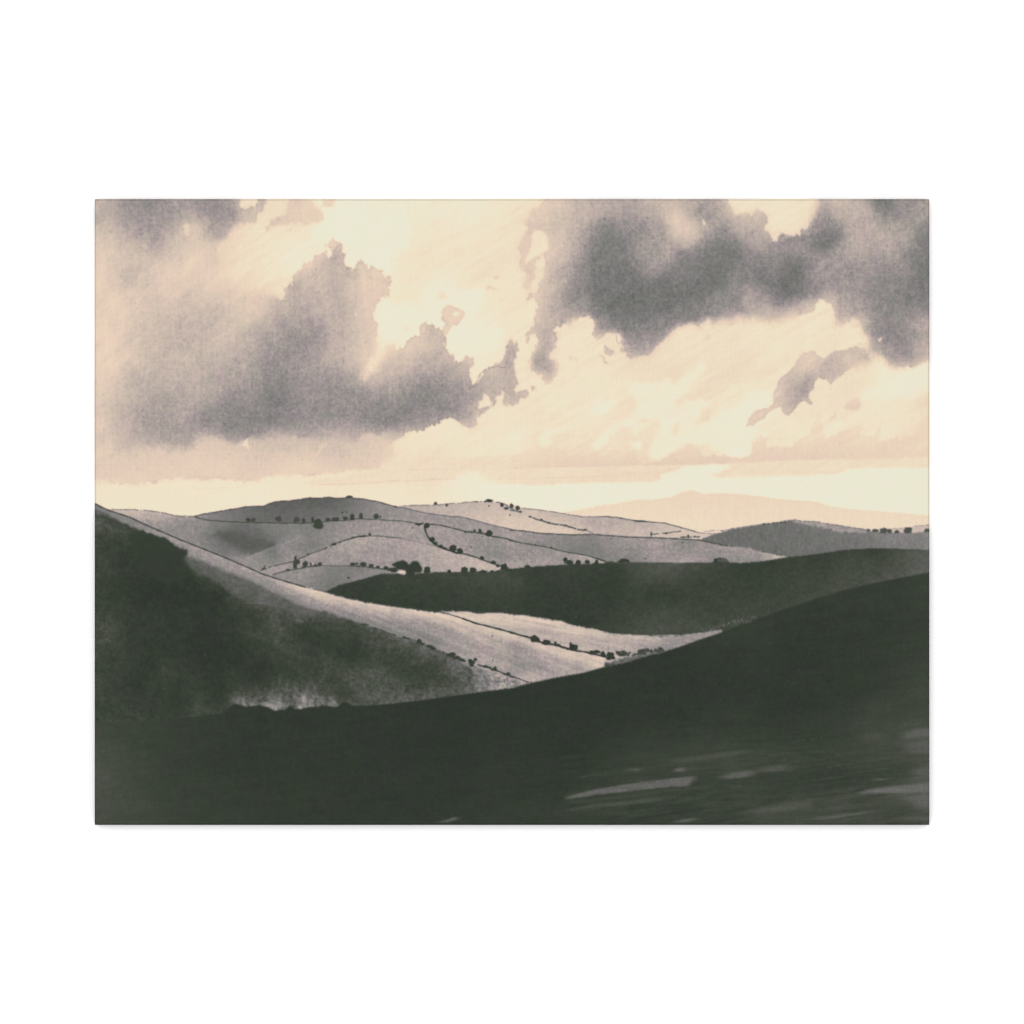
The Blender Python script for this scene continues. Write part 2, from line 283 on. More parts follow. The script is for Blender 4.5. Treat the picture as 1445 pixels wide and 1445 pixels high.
hole('A4',[(1085,975),(1110,970),(1105,990),(1090,995)], 88)
hole('A4',[(910,830),(950,850),(980,900),(930,905),(890,880)], 90, 2, 1, .7)
hole('A3',[(640,1010),(700,1050),(690,1084),(650,1070)], 80, 3)
hole('A1',[(1345,20),(1445,20),(1445,190),(1390,180),(1300,205),(1220,210),(1180,250),(1190,200),(1230,150),(1300,140),(1330,80)], 86, 3)
hole('A2',[(0,20),(60,20),(75,70),(140,110),(160,170),(60,185),(0,200)], 88.5, 3, 1)
hole('A1',[(1200,170),(1230,150),(1290,150),(1290,175),(1220,200)], 83, 2, 1)
hole('A1',[(620,210),(640,180),(665,215),(655,280),(625,250)], 87.5, 2, 1)
hole('B3',[(600,0),(625,10),(660,55),(640,60)], 80, 3)
hole('B3',[(140,210),(160,200),(175,240),(150,250)], 80, 3)
hole('B3',[(395,10),(420,10),(415,45),(400,40)], 88, 3)
hole('B3',[(440,10),(465,40),(455,50)], 88, 3)
lay(pts('A2',[(955,795),(965,760),(1000,735),(1050,762),(1118,790),(1100,835),(1060,870),(1025,885),(1000,925),(985,960),(955,935),(965,895),(1005,865),(975,840)]), 88.5, 1.6, 6, 0, 6, 1)
hole('A2',[(1030,775),(1060,785),(1062,812),(1040,808)], 97)
# pale under-belly of the left cloud
lay(pts('B1',[(-20,720),(150,690),(300,625),(450,620),(530,645),(600,650),(680,640),(700,580),(760,540),(850,570),(950,600),(1000,600),(1080,572),(1200,580),(1300,555),(1445,565)],
 'B2',[(0,565),(150,580),(200,575),(300,590),(390,585),(400,545),(460,530),(550,565),(580,620),(600,690),(500,770),(0,815)],
 'B1',[(1445,810),(1180,830),(1000,840),(600,826),(300,870),(-20,850)]), field(pts('B1',[(100,740,85),(300,700,84),(500,700,86),(700,720,87),(760,600,84),(900,700,87),(900,640,84),(1080,760,85),(1100,620,81),(1250,640,80),(1300,700,85),(1400,640,80),(1400,740,89),(300,800,87.5),(700,800,87.5),(1000,820,87)],'B2',[(60,640,83),(60,760,89),(200,640,80),(250,720,84),(350,640,82),(450,600,83),(420,720,85),(540,660,86),(540,720,88)]), 16),
 3, 7, 1, seed=9, softmap=np.clip(1.3-GX/330, 0, 1))
hole('B1',[(1005,620),(1050,572),(1060,640),(1030,630)], 93)
lay(pts('B2',[(40,760),(150,600),(165,590),(170,610),(90,720),(50,775)]), 90, 1, 7, 1, alpha=.5)
# loose wisps, bands near the horizon
lay(pts('B4',[(845,370),(870,320),(910,290),(960,300),(965,350),(940,375),(880,370)]), field(pts('B4',[(900,300,92),(900,365,85),(950,350,87)]),6), 2, 8, 1, seed=9)
lay(pts('B4',[(740,455),(770,420),(800,385),(790,430)]), 90, 1, 8, 0)
band = field(pts('B3',[(-100,720,93),(-250,760,93),(100,700,92),(100,760,90),(400,690,91),(400,740,88),(700,680,92),(700,740,88),(1000,735,87),(1150,700,90),(1250,660,90),(1150,735,85),(1400,730,86)],'B4',[(100,710,88),(300,560,93),(300,650,91),(300,710,86),(600,600,92),(600,690,87),(660,480,93),(900,600,91),(900,680,89),(1100,620,91),(1300,600,91),(1200,680,90),(1400,500,92),(1400,680,90.5)]), 14)
lay(pts('B2',[(980,782),(1010,748),(1150,712),(1300,740),(1400,722)],'B3',[(0,700),(100,660),(300,640),(520,700),(600,650),(700,640),(850,680),(900,740),(1020,735),(1100,680),(1180,640),(1210,600),(1250,630),(1310,700),(1445,680)],'B4',[(0,690),(150,710),(215,670),(230,600),(290,540),(330,560),(320,630),(480,625),(560,575),(620,550),(645,450),(680,410),(700,470),(715,580),(850,510),(990,460),(985,500),(950,540),(1040,560),(1105,490),(1080,590),(1190,570),(1215,540),(1215,590),(1300,560),(1380,470),(1500,400),(1500,705),(900,712),(500,712),(330,725),(0,745)],'B3',[(1445,742),(1000,750),(500,762)]), band, 2.5, 8, 1, 1.2, 2, seed=9)
lay(pts('B4',[(0,745),(330,725),(500,712),(900,712),(1500,700),(1500,765),(1000,768),(870,780),(840,805),(700,818),(460,822),(0,838),(-60,820),(0,800),(80,760)]), 93.2, 2, 9, 1)
lay(pts('B4',[(640,775),(720,762),(790,770),(700,785)]), 95.5, 1, 9, 1)
lay(pts('B2',[(0,870),(600,790),(640,730),(900,700),(1445,690),(1445,850),(1290,855),(1220,830),(1080,835),(900,855),(500,875),(300,885),(100,890)]), 92.8, 2.5, 9, 2, 1.5, alpha=.75)
lay(pts('B2',[(1080,835),(1150,800),(1200,800),(1220,850),(1000,870)]), 98, 2, 9, 2)
lay(pts('B3',[(-10,770),(500,762),(1000,750),(1190,752),(1150,775),(900,805),(600,830),(0,855)]), 92.8, 1.2, 9, 0, 1.5)
lay(pts('B3',[(60,880),(200,845),(600,828),(980,820),(1030,840),(960,865),(800,868),(400,872),(200,890)]), 92.5, 1.2, 9, 0, 1)
PALE = lay(pts('B3',[(-200,960),(-200,880),(60,885),(200,892),(400,876),(800,870),(960,867),(1030,845),(1020,815),(1130,795),(1200,757),(1445,745)],'B4',[(60,748),(80,760),(0,800),(-60,822),(0,842),(460,826),(700,820),(840,808),(870,783),(1000,770),(1500,768),(1500,1200)],'B3',[(-200,1200)]), 99.6, 1.2, 9, 1)
for t, l, w, tn, a in (('B2',[(120,885),(250,885),(400,878),(620,862),(760,862),(900,850),(1060,845)],1.2,84,.7),('B2',[(620,790),(900,782),(1150,778),(1445,780)],.8,87,.45),('B3',[(0,770),(300,764),(700,755),(1000,748),(1445,740)],1,83,.6),('B4',[(0,742),(250,734),(400,720),(700,712),(1000,712)],1,83,.5),('B3',[(0,850),(300,838),(600,826),(850,808),(1000,797)],.8,87,.5),('B1',[(670,912),(800,912),(1000,900)],2.2,92,.5),('B2',[(1000,745),(1150,715),(1300,735),(1445,720)],3,90,.25)):
    stroke(pts(t, l), w, tn, .4, 3, .1, a)
for l in ([(1100,130),(1140,100),(1145,60)], [(1180,210),(1190,240)], [(1340,240),(1350,225)]): stroke(pts('A1', l), 1.2, 74, .6, 4, 0, .5)
for t, l, w, tn in (('A2',[(80,425),(95,405)],1.6,66),('A2',[(165,370),(172,385)],1.8,60),('A2',[(225,380),(240,345),(275,330)],1.4,66),('A2',[(290,470),(320,490)],1.3,70),('A2',[(380,465),(410,455),(440,470)],1,76),('A2',[(560,575),(600,590)],1,76),('A2',[(580,655),(590,680)],1.2,78),
    ('B2',[(1140,225),(1180,210),(1205,165),(1217,130),(1260,98),(1330,80),(1390,92),(1400,30)],1.1,58),('B2',[(1378,180),(1380,340)],.9,70),('B2',[(1290,290),(1290,345),(1305,355),(1330,300)],.9,62),('B2',[(1080,40),(1085,75)],1.2,62),
    ('A3',[(720,940),(725,985),(740,1010),(760,990)],.9,60),('B4',[(385,230),(410,185),(470,125)],1,76),('B3',[(205,10),(240,60),(230,120)],1,64),
    ('A4',[(950,985),(965,1000),(955,1010)],1,66),('A4',[(620,215),(650,200)],2,52),('A4',[(410,280),(440,265)],2,52),('A4',[(470,290),(530,275),(575,310)],1.6,52),('A2',[(960,930),(985,1000),(970,1050)],1,66),('A2',[(720,1000),(740,970),(760,965)],1.2,66)):
    stroke(pts(t, l), w, tn, .8, 8, .1, .75)

wisp = shear(fbm(60, 6, 821, 4, .7), -.55)*np.clip((T-87)/5, 0, 1)*np.clip((425-GY)/60, 0, 1)*np.clip((101.5-T)/4, .3, 1)
T = T+2.6*wisp
T = T+2.2*shear(fbm(34, 9, 823, 4, .7), -1.1)*np.clip((T-55)/20, 0, 1)*np.clip((300-GX)/80, 0, 1)*np.clip((320-GY)/60, 0, 1)
# paint grain on the sky: mottling follows the depth of the wash
sky_depth = np.clip((93-T)/35, 0, 1)
g1 = fbm(4.2, 4.2, 41, 3, .8); g2 = fbm(2.2, 2.2, 43, 2, .9); g3 = fbm(26, 26, 47, 3)
g4 = fbm(3.2, 3.2, 49, 2, .9)
T = T + sky_depth*(g1*5.0+g2*5.0+g4*6.5+g3*2.2) + (g4*.8+g3*.6)
T = np.where(T > 100, 100, T)
rs = np.random.RandomState(77)
for k in range(1400):
    x = rs.rand()*NX; y = rs.rand()*410; d = sky_depth[int(y), int(x)]
    if rs.rand() < d*1.1+.006: bush(x, y, rs.uniform(.6, 1.25), rs.uniform(.6, 1.25), float(T[int(y), int(x)])-rs.uniform(8, 18), k, .8)

# ---- land
def tex(f, amp, sx=5, sy=3, seed=61):
    return f + amp*fbm(sx, sy, seed, 4, .8)
BOT = 260*1.0
def below(line, yb): return line + [(line[-1][0], yb), (line[0][0], yb)]
M_TOP = pts('C3',[(330,212),(380,205),(540,175),(700,150),(860,122),(960,122),(1100,100),(1180,65),(1240,55),(1310,80),(1445,78)],'C4',[(120,80),(280,97),(400,115),(660,135),(760,165),(900,185),(1500,232)])
yy = np.clip((GY-400)/60, 0, 1)
lay(below(M_TOP, 520), tex(90.5+yy*2.0, .8, 6, 6), .6, 12, 0, 1.2, 2)
FL_TOP = pts('C1',[(60,180),(160,190),(280,188),(400,198),(480,210),(560,230),(690,235),(900,240),(1445,240)])
fl = field(pts('C1',[(220,215,76),(330,230,75),(480,230,74),(400,260,68),(600,260,64),(350,290,66),(500,330,60),(700,320,59),(600,390,60),(900,300,50),(1200,310,52),(1400,320,54),(700,430,60),(860,360,42),(960,370,33),(1020,400,40),(1060,460,33),(1180,440,36),(1230,420,40),(1320,380,52),(850,450,50),(900,510,54),(1000,520,60),(1070,520,66),(1150,500,60),(1280,440,60),(1400,390,62),(1400,410,58),(1250,490,48),(1400,440,50),(1180,540,54),(1400,490,58),(1200,580,62),(1300,560,62),(1100,570,60)],'C2',[(0,330,54),(0,420,56)]), 9)
lay(below(FL_TOP, 620), tex(fl-6*np.clip((GY-440)/14, 0, 1), 6), .8, 8, 0, 8, 1)
LH_TOP = pts('C1',[(690,235),(760,218),(900,195),(1040,170),(1160,165),(1240,135),(1350,128),(1445,115)],'C2',[(60,108),(110,112),(180,105),(260,112),(300,110),(320,97),(345,100),(350,112),(430,118),(520,135),(640,168),(700,178),(860,215),(1020,235),(1070,235),(1170,258),(1300,295),(1445,328)],'C3',[(200,350),(400,362),(570,360),(800,375),(1000,380),(1280,395),(1445,430)],'C4',[(60,435),(170,440),(300,475),(500,510),(500,600)])
# far light hill first
RH_TOP = pts('C2',[(660,165),(760,160),(900,158),(1000,150),(1130,138),(1260,132),(1340,138),(1445,160)],'C3',[(80,178),(200,190),(340,212),(500,238),(640,235),(720,240),(840,262),(930,270),(1050,280),(1200,320),(1280,345),(1430,352),(1450,420)])
rh = field(pts('C2',[(760,175,72),(900,190,72),(1000,200,75),(1200,170,76),(1300,240,81),(1400,300,84)],'C3',[(60,200,78),(100,250,82),(100,310,84),(300,330,84),(450,345,84),(300,240,77),(500,270,73),(600,300,71),(450,290,75),(700,330,74),(800,290,73),(800,340,76),(1000,320,77),(1000,350,80),(1200,370,82)]), 10)
lay(below(RH_TOP, 560), tex(loosen(rh, 3, 20, 1)-1, 3.5), .5, 8, 0, 6, 1)
mid = field(pts('C1',[(780,240,56),(850,235,48),(950,235,44),(1100,220,38),(1300,200,34),(1300,240,38)],'C2',[(50,160,34),(60,220,38),(200,180,35),(200,230,46),(300,150,40),(400,150,48),(450,200,54),(600,200,60),(600,240,60),(800,240,63),(1000,270,62),(1200,300,66),(1400,350,64)],'C3',[(0,350,66),(200,370,62),(200,410,56),(400,420,53),(550,460,48),(700,400,62),(700,440,57),(900,410,64),(950,480,64),(700,500,55),(850,510,52),(1200,440,56),(1100,500,62),(1200,520,68),(1400,480,59)],'C4',[(60,460,64),(100,500,57),(200,465,66),(250,510,60),(400,508,78)]), 9)
lay(below(LH_TOP, 620), tex(loosen(mid, 3, 20, 1)-3, 5), .4, 8, 0, 9, 1)
H1 = pts('C1',[(690,238),(780,260),(930,272),(1250,280),(1445,282)],'C2',[(0,278),(100,280),(200,265),(300,262),(400,250),(600,262),(700,268),(800,290),(860,285),(950,295),(1120,335),(1250,352),(1445,400)],'C3',[(150,425),(300,455),(400,480),(520,495),(650,545)])
b2 = field(pts('C1',[(720,250,62),(900,290,50),(1200,310,52),(1400,320,53),(700,320,59),(500,330,60),(700,430,60),(860,360,42),(960,370,33),(1020,400,40),(1060,460,33),(1180,440,36),(1230,420,40),(1320,380,52),(850,450,50),(900,510,54),(1000,520,60),(1070,520,67),(1150,495,60),(1280,440,62),(1400,395,64),(1250,490,48),(1400,450,50),(1180,540,54),(1400,490,60),(1200,580,64),(1300,550,64),(1100,570,60)],
 'C2',[(80,310,50),(80,360,58),(60,400,48),(300,320,62),(500,300,66),(700,310,69),(200,380,60),(50,450,54),(300,350,66),(700,360,68),(780,380,68),(950,330,67),(1100,400,68),(1180,430,60),(1300,470,56),(1400,500,58),(1400,440,66),(1250,400,66),(1400,560,70),(1150,480,66),(1000,420,68),(1300,520,66)],'C3',[(60,440,66),(100,470,60),(300,500,64),(450,510,68),(100,530,66),(250,540,68),(550,535,74),(60,560,72)]), 9)
lay(H1 + [(650*TS+586.5, 640), (115, 640), (100, 470)], tex(loosen(b2, 3, 20, 1)-6, 5), .4, 8, 0, 0)
lay(pts('C1',[(810,350),(900,332),(1000,338),(1060,380),(1150,408),(1240,420),(1200,452),(1085,497),(1020,470),(970,425),(880,392)]), 27+6*fbm(6,4,431,3), 4, 8, 2, alpha=.85)
H2 = pts('C1',[(1145,600),(1230,575),(1350,545),(1445,510)],'C2',[(60,490),(160,455),(230,420),(330,385),(430,368),(520,368),(680,385),(860,425),(930,445),(1060,490),(1200,525),(1320,570),(1410,600)])
f5 = field(pts('C1',[(1250,600,66),(1400,560,66)],'C2',[(50,530,66),(200,480,66),(300,430,70),(430,395,72),(550,400,70),(500,440,66),(300,520,64),(180,510,62),(600,480,66),(800,470,70),(700,540,68),(900,560,70),(1000,510,76),(1100,540,76),(1200,560,80),(1300,590,78),(1000,590,74),(150,550,64),(500,540,66)]), 9)
lay(below(H2, 620), tex(loosen(f5, 3, 20, 1)-5, 5), .4, 8, 0, 0)
H3 = pts('C1',[(1225,632),(1330,600),(1445,585)],'C2',[(0,580),(130,570),(330,570),(450,578),(560,590),(680,630)])
f6 = field(pts('C1',[(1300,625,60),(1400,630,60)],'C2',[(50,600,62),(50,660,58),(150,640,52),(250,600,50),(400,600,48),(400,640,56),(200,690,46),(100,700,52),(550,615,60),(300,670,50)]), 8)
lay(below(H3, 620), tex(loosen(f6, 3, 20, 1)-5, 5), .4, 8, 0, 0)
# right wooded hill
lay(pts('C4',[(1100,335),(1180,322),(1290,310),(1340,300),(1500,292),(1500,360),(1100,360)]), tex(np.full((NY,NX),77,np.float32), 3), .5, 8, 0, 5, 1)
WH = pts('C3',[(1290,395),(1380,360),(1445,340)],'C4',[(100,318),(250,295),(300,288),(400,275),(470,262),(520,262),(650,272),(780,290),(900,312),(1000,325),(1040,340),(1200,347),(1350,345),(1430,335),(1500,330),(1500,700),(600,700),(450,505),(300,475),(170,440),(60,435),(-60,415)])
wh = field(pts('C3',[(1400,380,40),(1440,400,40)],'C4',[(60,380,40),(200,340,39),(200,420,40),(400,330,41),(400,430,40),(600,350,42),(600,440,41),(800,400,43),(800,360,44),(1000,400,45),(1000,450,42),(1200,400,52),(1400,380,52),(1200,440,48),(1400,440,50),(1300,360,50)]), 10)
lay(WH, tex(wh-3+2*fbm(8,5,425,3), 6.5, 2.6, 6, 71), .7, 4, 0, 6, 1)
lay(pts('C4',[(480,264),(520,262),(650,272),(780,290),(900,312),(1000,328),(1000,346),(930,348),(860,345),(810,335),(760,330),(700,312),(640,302),(560,288)]), tex(np.full((NY,NX),62,np.float32), 4), 1.2, 4, 0, 0)
stroke(pts('C4',[(0,338),(100,316),(250,294),(300,287),(400,274),(480,261),(650,272),(780,290),(990,324)]), 1.0, 26, .5, 3, .25, .7)
stroke(pts('C4',[(0,426),(60,436),(170,440),(300,475),(450,503)]), .9, 26, .4, 4, .1, .7)
# dark middle hill
DM = pts('C2',[(150,755),(170,745),(260,705),(400,670),(470,650),(540,630),(700,628),(900,618),(1050,618),(1250,612),(1350,605),(1445,590)],'C3',[(100,580),(250,570),(430,560),(600,555),(700,547),(900,548),(1130,552),(1370,550),(1400,530),(1425,515)],'C4',[(0,515),(50,525),(75,550),(150,552),(300,540),(450,515),(600,500),(780,475),(850,462),(1000,455),(1130,452),(1500,464)])
dm = field(pts('C2',[(300,730,9),(400,720,7),(600,660,12),(900,640,14),(900,700,10),(1200,680,13),(1200,640,18),(700,780,8),(1200,830,9),(1400,620,16),(500,700,8)],'C3',[(60,620,12),(60,690,18),(200,650,9),(400,600,12),(700,580,10),(750,640,8),(950,600,22),(920,660,20),(1100,600,24),(1100,680,17),(1300,620,16),(1080,760,6),(950,740,8),(1300,720,10),(1350,820,13),(1200,900,17),(1050,850,16),(900,950,18),(800,980,17),(1000,1000,19),(400,950,6),(500,800,7),(700,850,8),(200,850,8),(1250,1000,17),(100,760,8)],'C4',[(100,580,10),(400,560,10),(700,500,10),(900,540,16),(1100,480,12),(1300,560,24),(1400,540,28),(1400,600,30),(1150,640,22),(500,720,14),(300,800,13),(700,700,16),(850,620,17),(50,850,13),(200,640,9),(60,640,12),(500,600,12),(150,920,16)]), 11)
dm = loosen(dm, 6, 26, 4)
lay(below(DM, 660), tex(dm+3*fbm(16, 9, 837, 4, .7)*np.clip(dm/12, .4, 1), 4.5, 4, 3.4, 81), .25, 6, 0, 4, 1)
# valley field
VF = pts('C2',[(925,880),(1130,882),(1190,895),(1340,890),(1445,903)],'C3',[(20,905),(100,908),(250,935),(340,945),(420,975),(560,1000),(700,1035),(850,1045),(1000,1050),(1150,1045),(1300,1025)],'D3',[(1310,208),(1445,185),(1445,330),(800,430),(600,400),(0,220)])
vf = field(pts('D2',[(1000,72,84),(1150,90,82),(1300,95,82),(1300,130,78),(1430,120,80)],'D3',[(30,110,82),(150,130,82),(30,170,74),(150,190,73),(300,150,83),(300,200,77),(300,250,70),(450,190,82),(500,220,74),(600,205,82),(500,280,74),(650,260,70),(750,240,74),(700,310,74),(850,250,74),(850,290,68),(950,290,66),(1000,250,68),(1100,260,60),(1250,235,64),(1400,195,60),(600,330,72),(900,310,64)]), 7)
lay(VF, tex(loosen(vf, 3, 20, 1)-5.5+8*shear(fbm(70,4,401,3),.17)+3, 5, 9, 2.2, 91), 1.0, 5, 0, 0)
stroke(pts('D3',[(50,93),(240,110),(400,155),(560,185),(700,215),(900,228),(1150,225)]), 1.0, 88, .3, 6, .1, .6)
# lit left slope
SL_TOP = pts('C1',[(0,143),(18,150),(100,190),(250,240),(400,310),(600,395),(850,495),(1030,570),(1150,625),(1290,670),(1445,718)],'C2',[(100,735),(180,755),(300,790),(420,815),(600,845),(750,865),(930,888),(1000,900),(1080,925),(1180,960),(1300,990),(1445,1030)],'D3',[(130,255),(200,275),(400,325),(650,378),(640,440)])
sl = field(pts('C1',[(60,195,50),(200,250,52),(350,330,54),(450,360,62),(600,430,64),(600,470,58),(800,510,66),(800,540,60),(1000,590,66),(1000,630,60),(1200,680,64),(1200,730,58),(1400,730,80),(1400,780,62),(1300,690,74)],
 'C2',[(50,740,86),(150,775,84),(50,790,70),(200,810,76),(100,850,62),(350,820,86),(400,870,70),(400,920,60),(250,870,62),(550,860,88),(600,930,62),(500,910,64),(700,900,80),(800,890,88),(800,930,76),(800,990,62),(950,930,82),(950,980,68),(1100,980,80),(1000,1040,62)],
 'D2',[(750,130,62),(900,130,72),(950,90,86),(850,180,62),(1050,150,80),(1000,200,64),(1200,180,84),(1150,230,66),(1100,270,66),(1400,240,86),(1300,230,80),(1300,280,64),(1400,300,66),(1200,330,66),(1300,370,66),(1400,400,68),(1400,460,64),(1200,400,70),(1000,300,64),(700,190,56),(1300,330,70)],
 'D3',[(60,235,86),(200,290,84),(60,290,68),(50,340,58),(180,340,72),(380,345,84),(300,380,74),(200,410,62),(100,380,66),(330,450,70),(100,430,58),(500,385,80),(600,395,84),(620,420,82),(450,440,68),(560,430,80),(100,490,72),(200,500,70),(30,460,62),(350,480,72)]), 6.5)
lay(SL_TOP + pts('D2',[(1400,700),(0,900)],'D1',[(0,900)]), tex(loosen(sl, 3, 20, 1)-4+9*shear(fbm(80,4.5,403,3),.40)*np.clip((GX-150)/200,.2,1), 5, 9, 2.6, 95), .8, 6, 0, 0)
# its shaded grassland
DS = pts('C1',[(-20,180),(20,185),(90,215),(130,240),(210,280),(300,325),(390,355),(490,385),(560,430),(640,470),(620,505),(760,545),(900,610),(1100,690),(1300,790),(1445,860)],'D2',[(0,35),(150,60),(300,110),(420,150),(640,230),(780,265),(980,350),(1100,410),(1180,435),(1300,480),(1400,505),(1445,520)],'D3',[(60,530),(150,548),(0,620)],'D1',[(-20,900)])
ds = field(pts('C1',[(40,205,40),(60,260,32),(60,350,18),(100,450,14),(60,600,18),(130,700,12),(200,300,30),(130,330,22),(300,360,18),(250,450,10),(400,500,7),(400,400,14),(520,450,10),(590,500,9),(600,560,7),(660,620,6),(660,520,42),(720,560,36),(800,590,38),(780,650,22),(900,640,38),(900,700,26),(1000,690,40),(1050,760,26),(1150,740,38),(1250,790,38),(1380,850,38),(1000,800,26),(1150,830,38),(1200,860,36),(1300,860,30),(780,700,12),(900,760,10),(500,700,5),(300,800,6),(300,650,8),(50,900,20),(120,930,18),(600,850,6),(800,850,6),(950,900,9),(1050,860,20),(1080,930,12),(300,950,10),(500,950,9)],
 'D1',[(40,30,16),(100,120,26),(140,130,22),(200,180,14),(300,130,13),(300,200,9),(400,60,8),(600,200,6),(650,130,9),(900,250,5),(900,100,11),(1000,120,14),(1060,160,26),(1130,90,16),(1150,50,34),(1100,20,24),(1250,50,40),(1200,120,24),(1300,90,34),(1380,60,46),(1330,130,34),(1420,130,44),(1250,190,34),(1420,190,5),(1250,280,38),(1170,240,30),(1130,250,22),(1340,220,18),(1100,310,8),(1200,330,14),(1300,350,22),(1390,320,24),(1350,400,20),(1430,440,18),(1150,480,5),(1100,420,9),(1300,480,6),(1000,400,5),(700,300,4),(800,400,4),(490,480,18),(500,540,15),(420,450,9),(650,530,16),(580,560,10),(750,500,7),(300,600,8),(150,600,13),(100,500,16),(60,450,18),(50,700,16),(250,700,16),(420,680,12),(680,750,22),(780,700,22),(780,750,20),(880,740,16),(600,700,7),(850,600,6),(900,660,8),(960,480,12),(1000,600,18),(980,660,44),(1060,690,46),(1060,640,34),(1150,690,50),(1150,640,38),(1230,720,56),(1220,660,42),(1250,610,40),(1300,700,50),(1340,600,46),(1340,650,40),(1330,700,26),(1400,700,56),(1370,560,26),(1200,560,18),(1100,560,10),(1440,620,36),(1440,700,56),(900,745,8)],
 'D2',[(50,55,46),(30,100,30),(100,90,38),(200,110,30),(50,150,12),(40,210,6),(120,250,6),(100,180,16),(180,190,10),(250,180,12),(300,150,22),(400,180,22),(320,240,20),(250,280,14),(400,250,12),(200,330,14),(350,310,6),(300,400,8),(100,330,16),(50,380,12),(500,220,28),(470,310,20),(550,280,26),(620,260,34),(700,300,28),(780,310,34),(650,360,26),(700,400,24),(600,350,9),(540,360,10),(850,400,22),(950,380,34),(900,450,12),(820,440,10),(700,450,12),(800,500,11),(900,530,10),(600,450,24),(560,460,30),(500,400,18),(420,380,10),(700,540,18),(1000,430,34),(1080,460,36),(1050,530,24),(950,590,26),(900,620,36),(1100,560,30),(1100,600,36),(1160,500,40),(1250,480,58),(1220,550,50),(1300,540,60),(1300,580,64),(1400,540,66),(1380,570,68),(1430,530,64),(300,480,32),(220,460,24),(380,480,30),(380,540,38),(450,570,36),(420,620,30),(160,440,26),(120,540,18),(250,560,14),(200,600,18),(320,620,14),(500,640,32),(600,620,34),(600,670,38),(700,620,30),(800,650,38),(300,670,20),(400,670,22),(40,660,58),(90,650,44),(40,700,56),(20,620,38),(130,690,48),(160,650,32),(210,690,54),(220,660,38),(250,650,20),(0,560,20),(800,600,26)],'D3',[(30,540,64),(100,540,66)]), 5.5)
ds = loosen(ds, 5, 20, 2); ds = ds*np.interp(ds, [0, 20, 40, 60], [.75, .72, .74, .92])
flat = np.clip((GX-170)/80, 0, 1)*.62*np.clip((720-GY)/30, .35, 1)
ds = ds*(1-flat)+blur(ds, 16)*flat
ds = ds*(1-.2*np.exp(-((GX-245)**2/(2*60**2)+(GY-600)**2/(2*35**2))))
ds = ds + 3*shear(fbm(26,4,405,3),.45)*np.clip(ds/22,.2,1)*(1+0*GX) + 3.2*fbm(11,9,411,3)*np.clip(ds/16,.35,1.2) + ds*.4*fbm(5,15,413,3,.7)*np.clip((GY-655)/20,0,1)*np.clip((GX-190)/10,0,1)*np.clip((345-GX)/20,0,1) + ds*(.42*fbm(3.0,3.0,415,2,.9)+.3*fbm(8,6,417,3)) + 3.4*fbm(5, 5, 101, 3, .8) + 2.6*fbm(2.6, 5, 103, 2, .8) + 4*fbm(18, 18, 105, 3)*np.clip(ds/30, .1, 1)
SMAP = np.clip((GX-100)/60, 0, 1)*np.clip((430-GX)/90, 0, 1)
ds = np.maximum(ds, 2)
lay(DS, ds, 2.2, 6, 1, 0, softmap=SMAP*.12)
WG = pts('C1',[(625,503),(760,543),(900,608),(1100,688),(1300,788),(1445,858)],'D2',[(0,48),(150,62),(200,95),(100,95),(0,80)],'C1',[(1400,900),(1300,872),(1180,838),(1050,822),(950,765),(850,695),(740,628),(680,590)])
lay(WG, 30+7*fbm(9,6,419,3)+8*fbm(3,3,421,2,.9), 3, 8, 2, alpha=.75)
# broad soft dark wood on the slope's brow
lay(pts('C1',[(80,230),(120,245),(170,270),(210,300),(220,330),(180,330),(120,300)]), 14, 2, 5, 1, alpha=.6)
for i in range(26):
    x = 20+i*24; (px, py), = pts('C1',[(x, 200+x*.42 if x < 480 else 400+(x-480)*.55)])
    bush(px+rs.uniform(-2,2), py+rs.uniform(1,4), rs.uniform(2.5,5), rs.uniform(2,4), 13, i, .6)
lay(pts('C1',[(240,345),(300,335),(390,352),(490,380),(560,430),(640,470),(640,500),(600,530),(660,600),(690,640),(500,700),(300,600)]), 7.5+1.5*fbm(8,8,7,3), 3, 6, 1, alpha=.85)
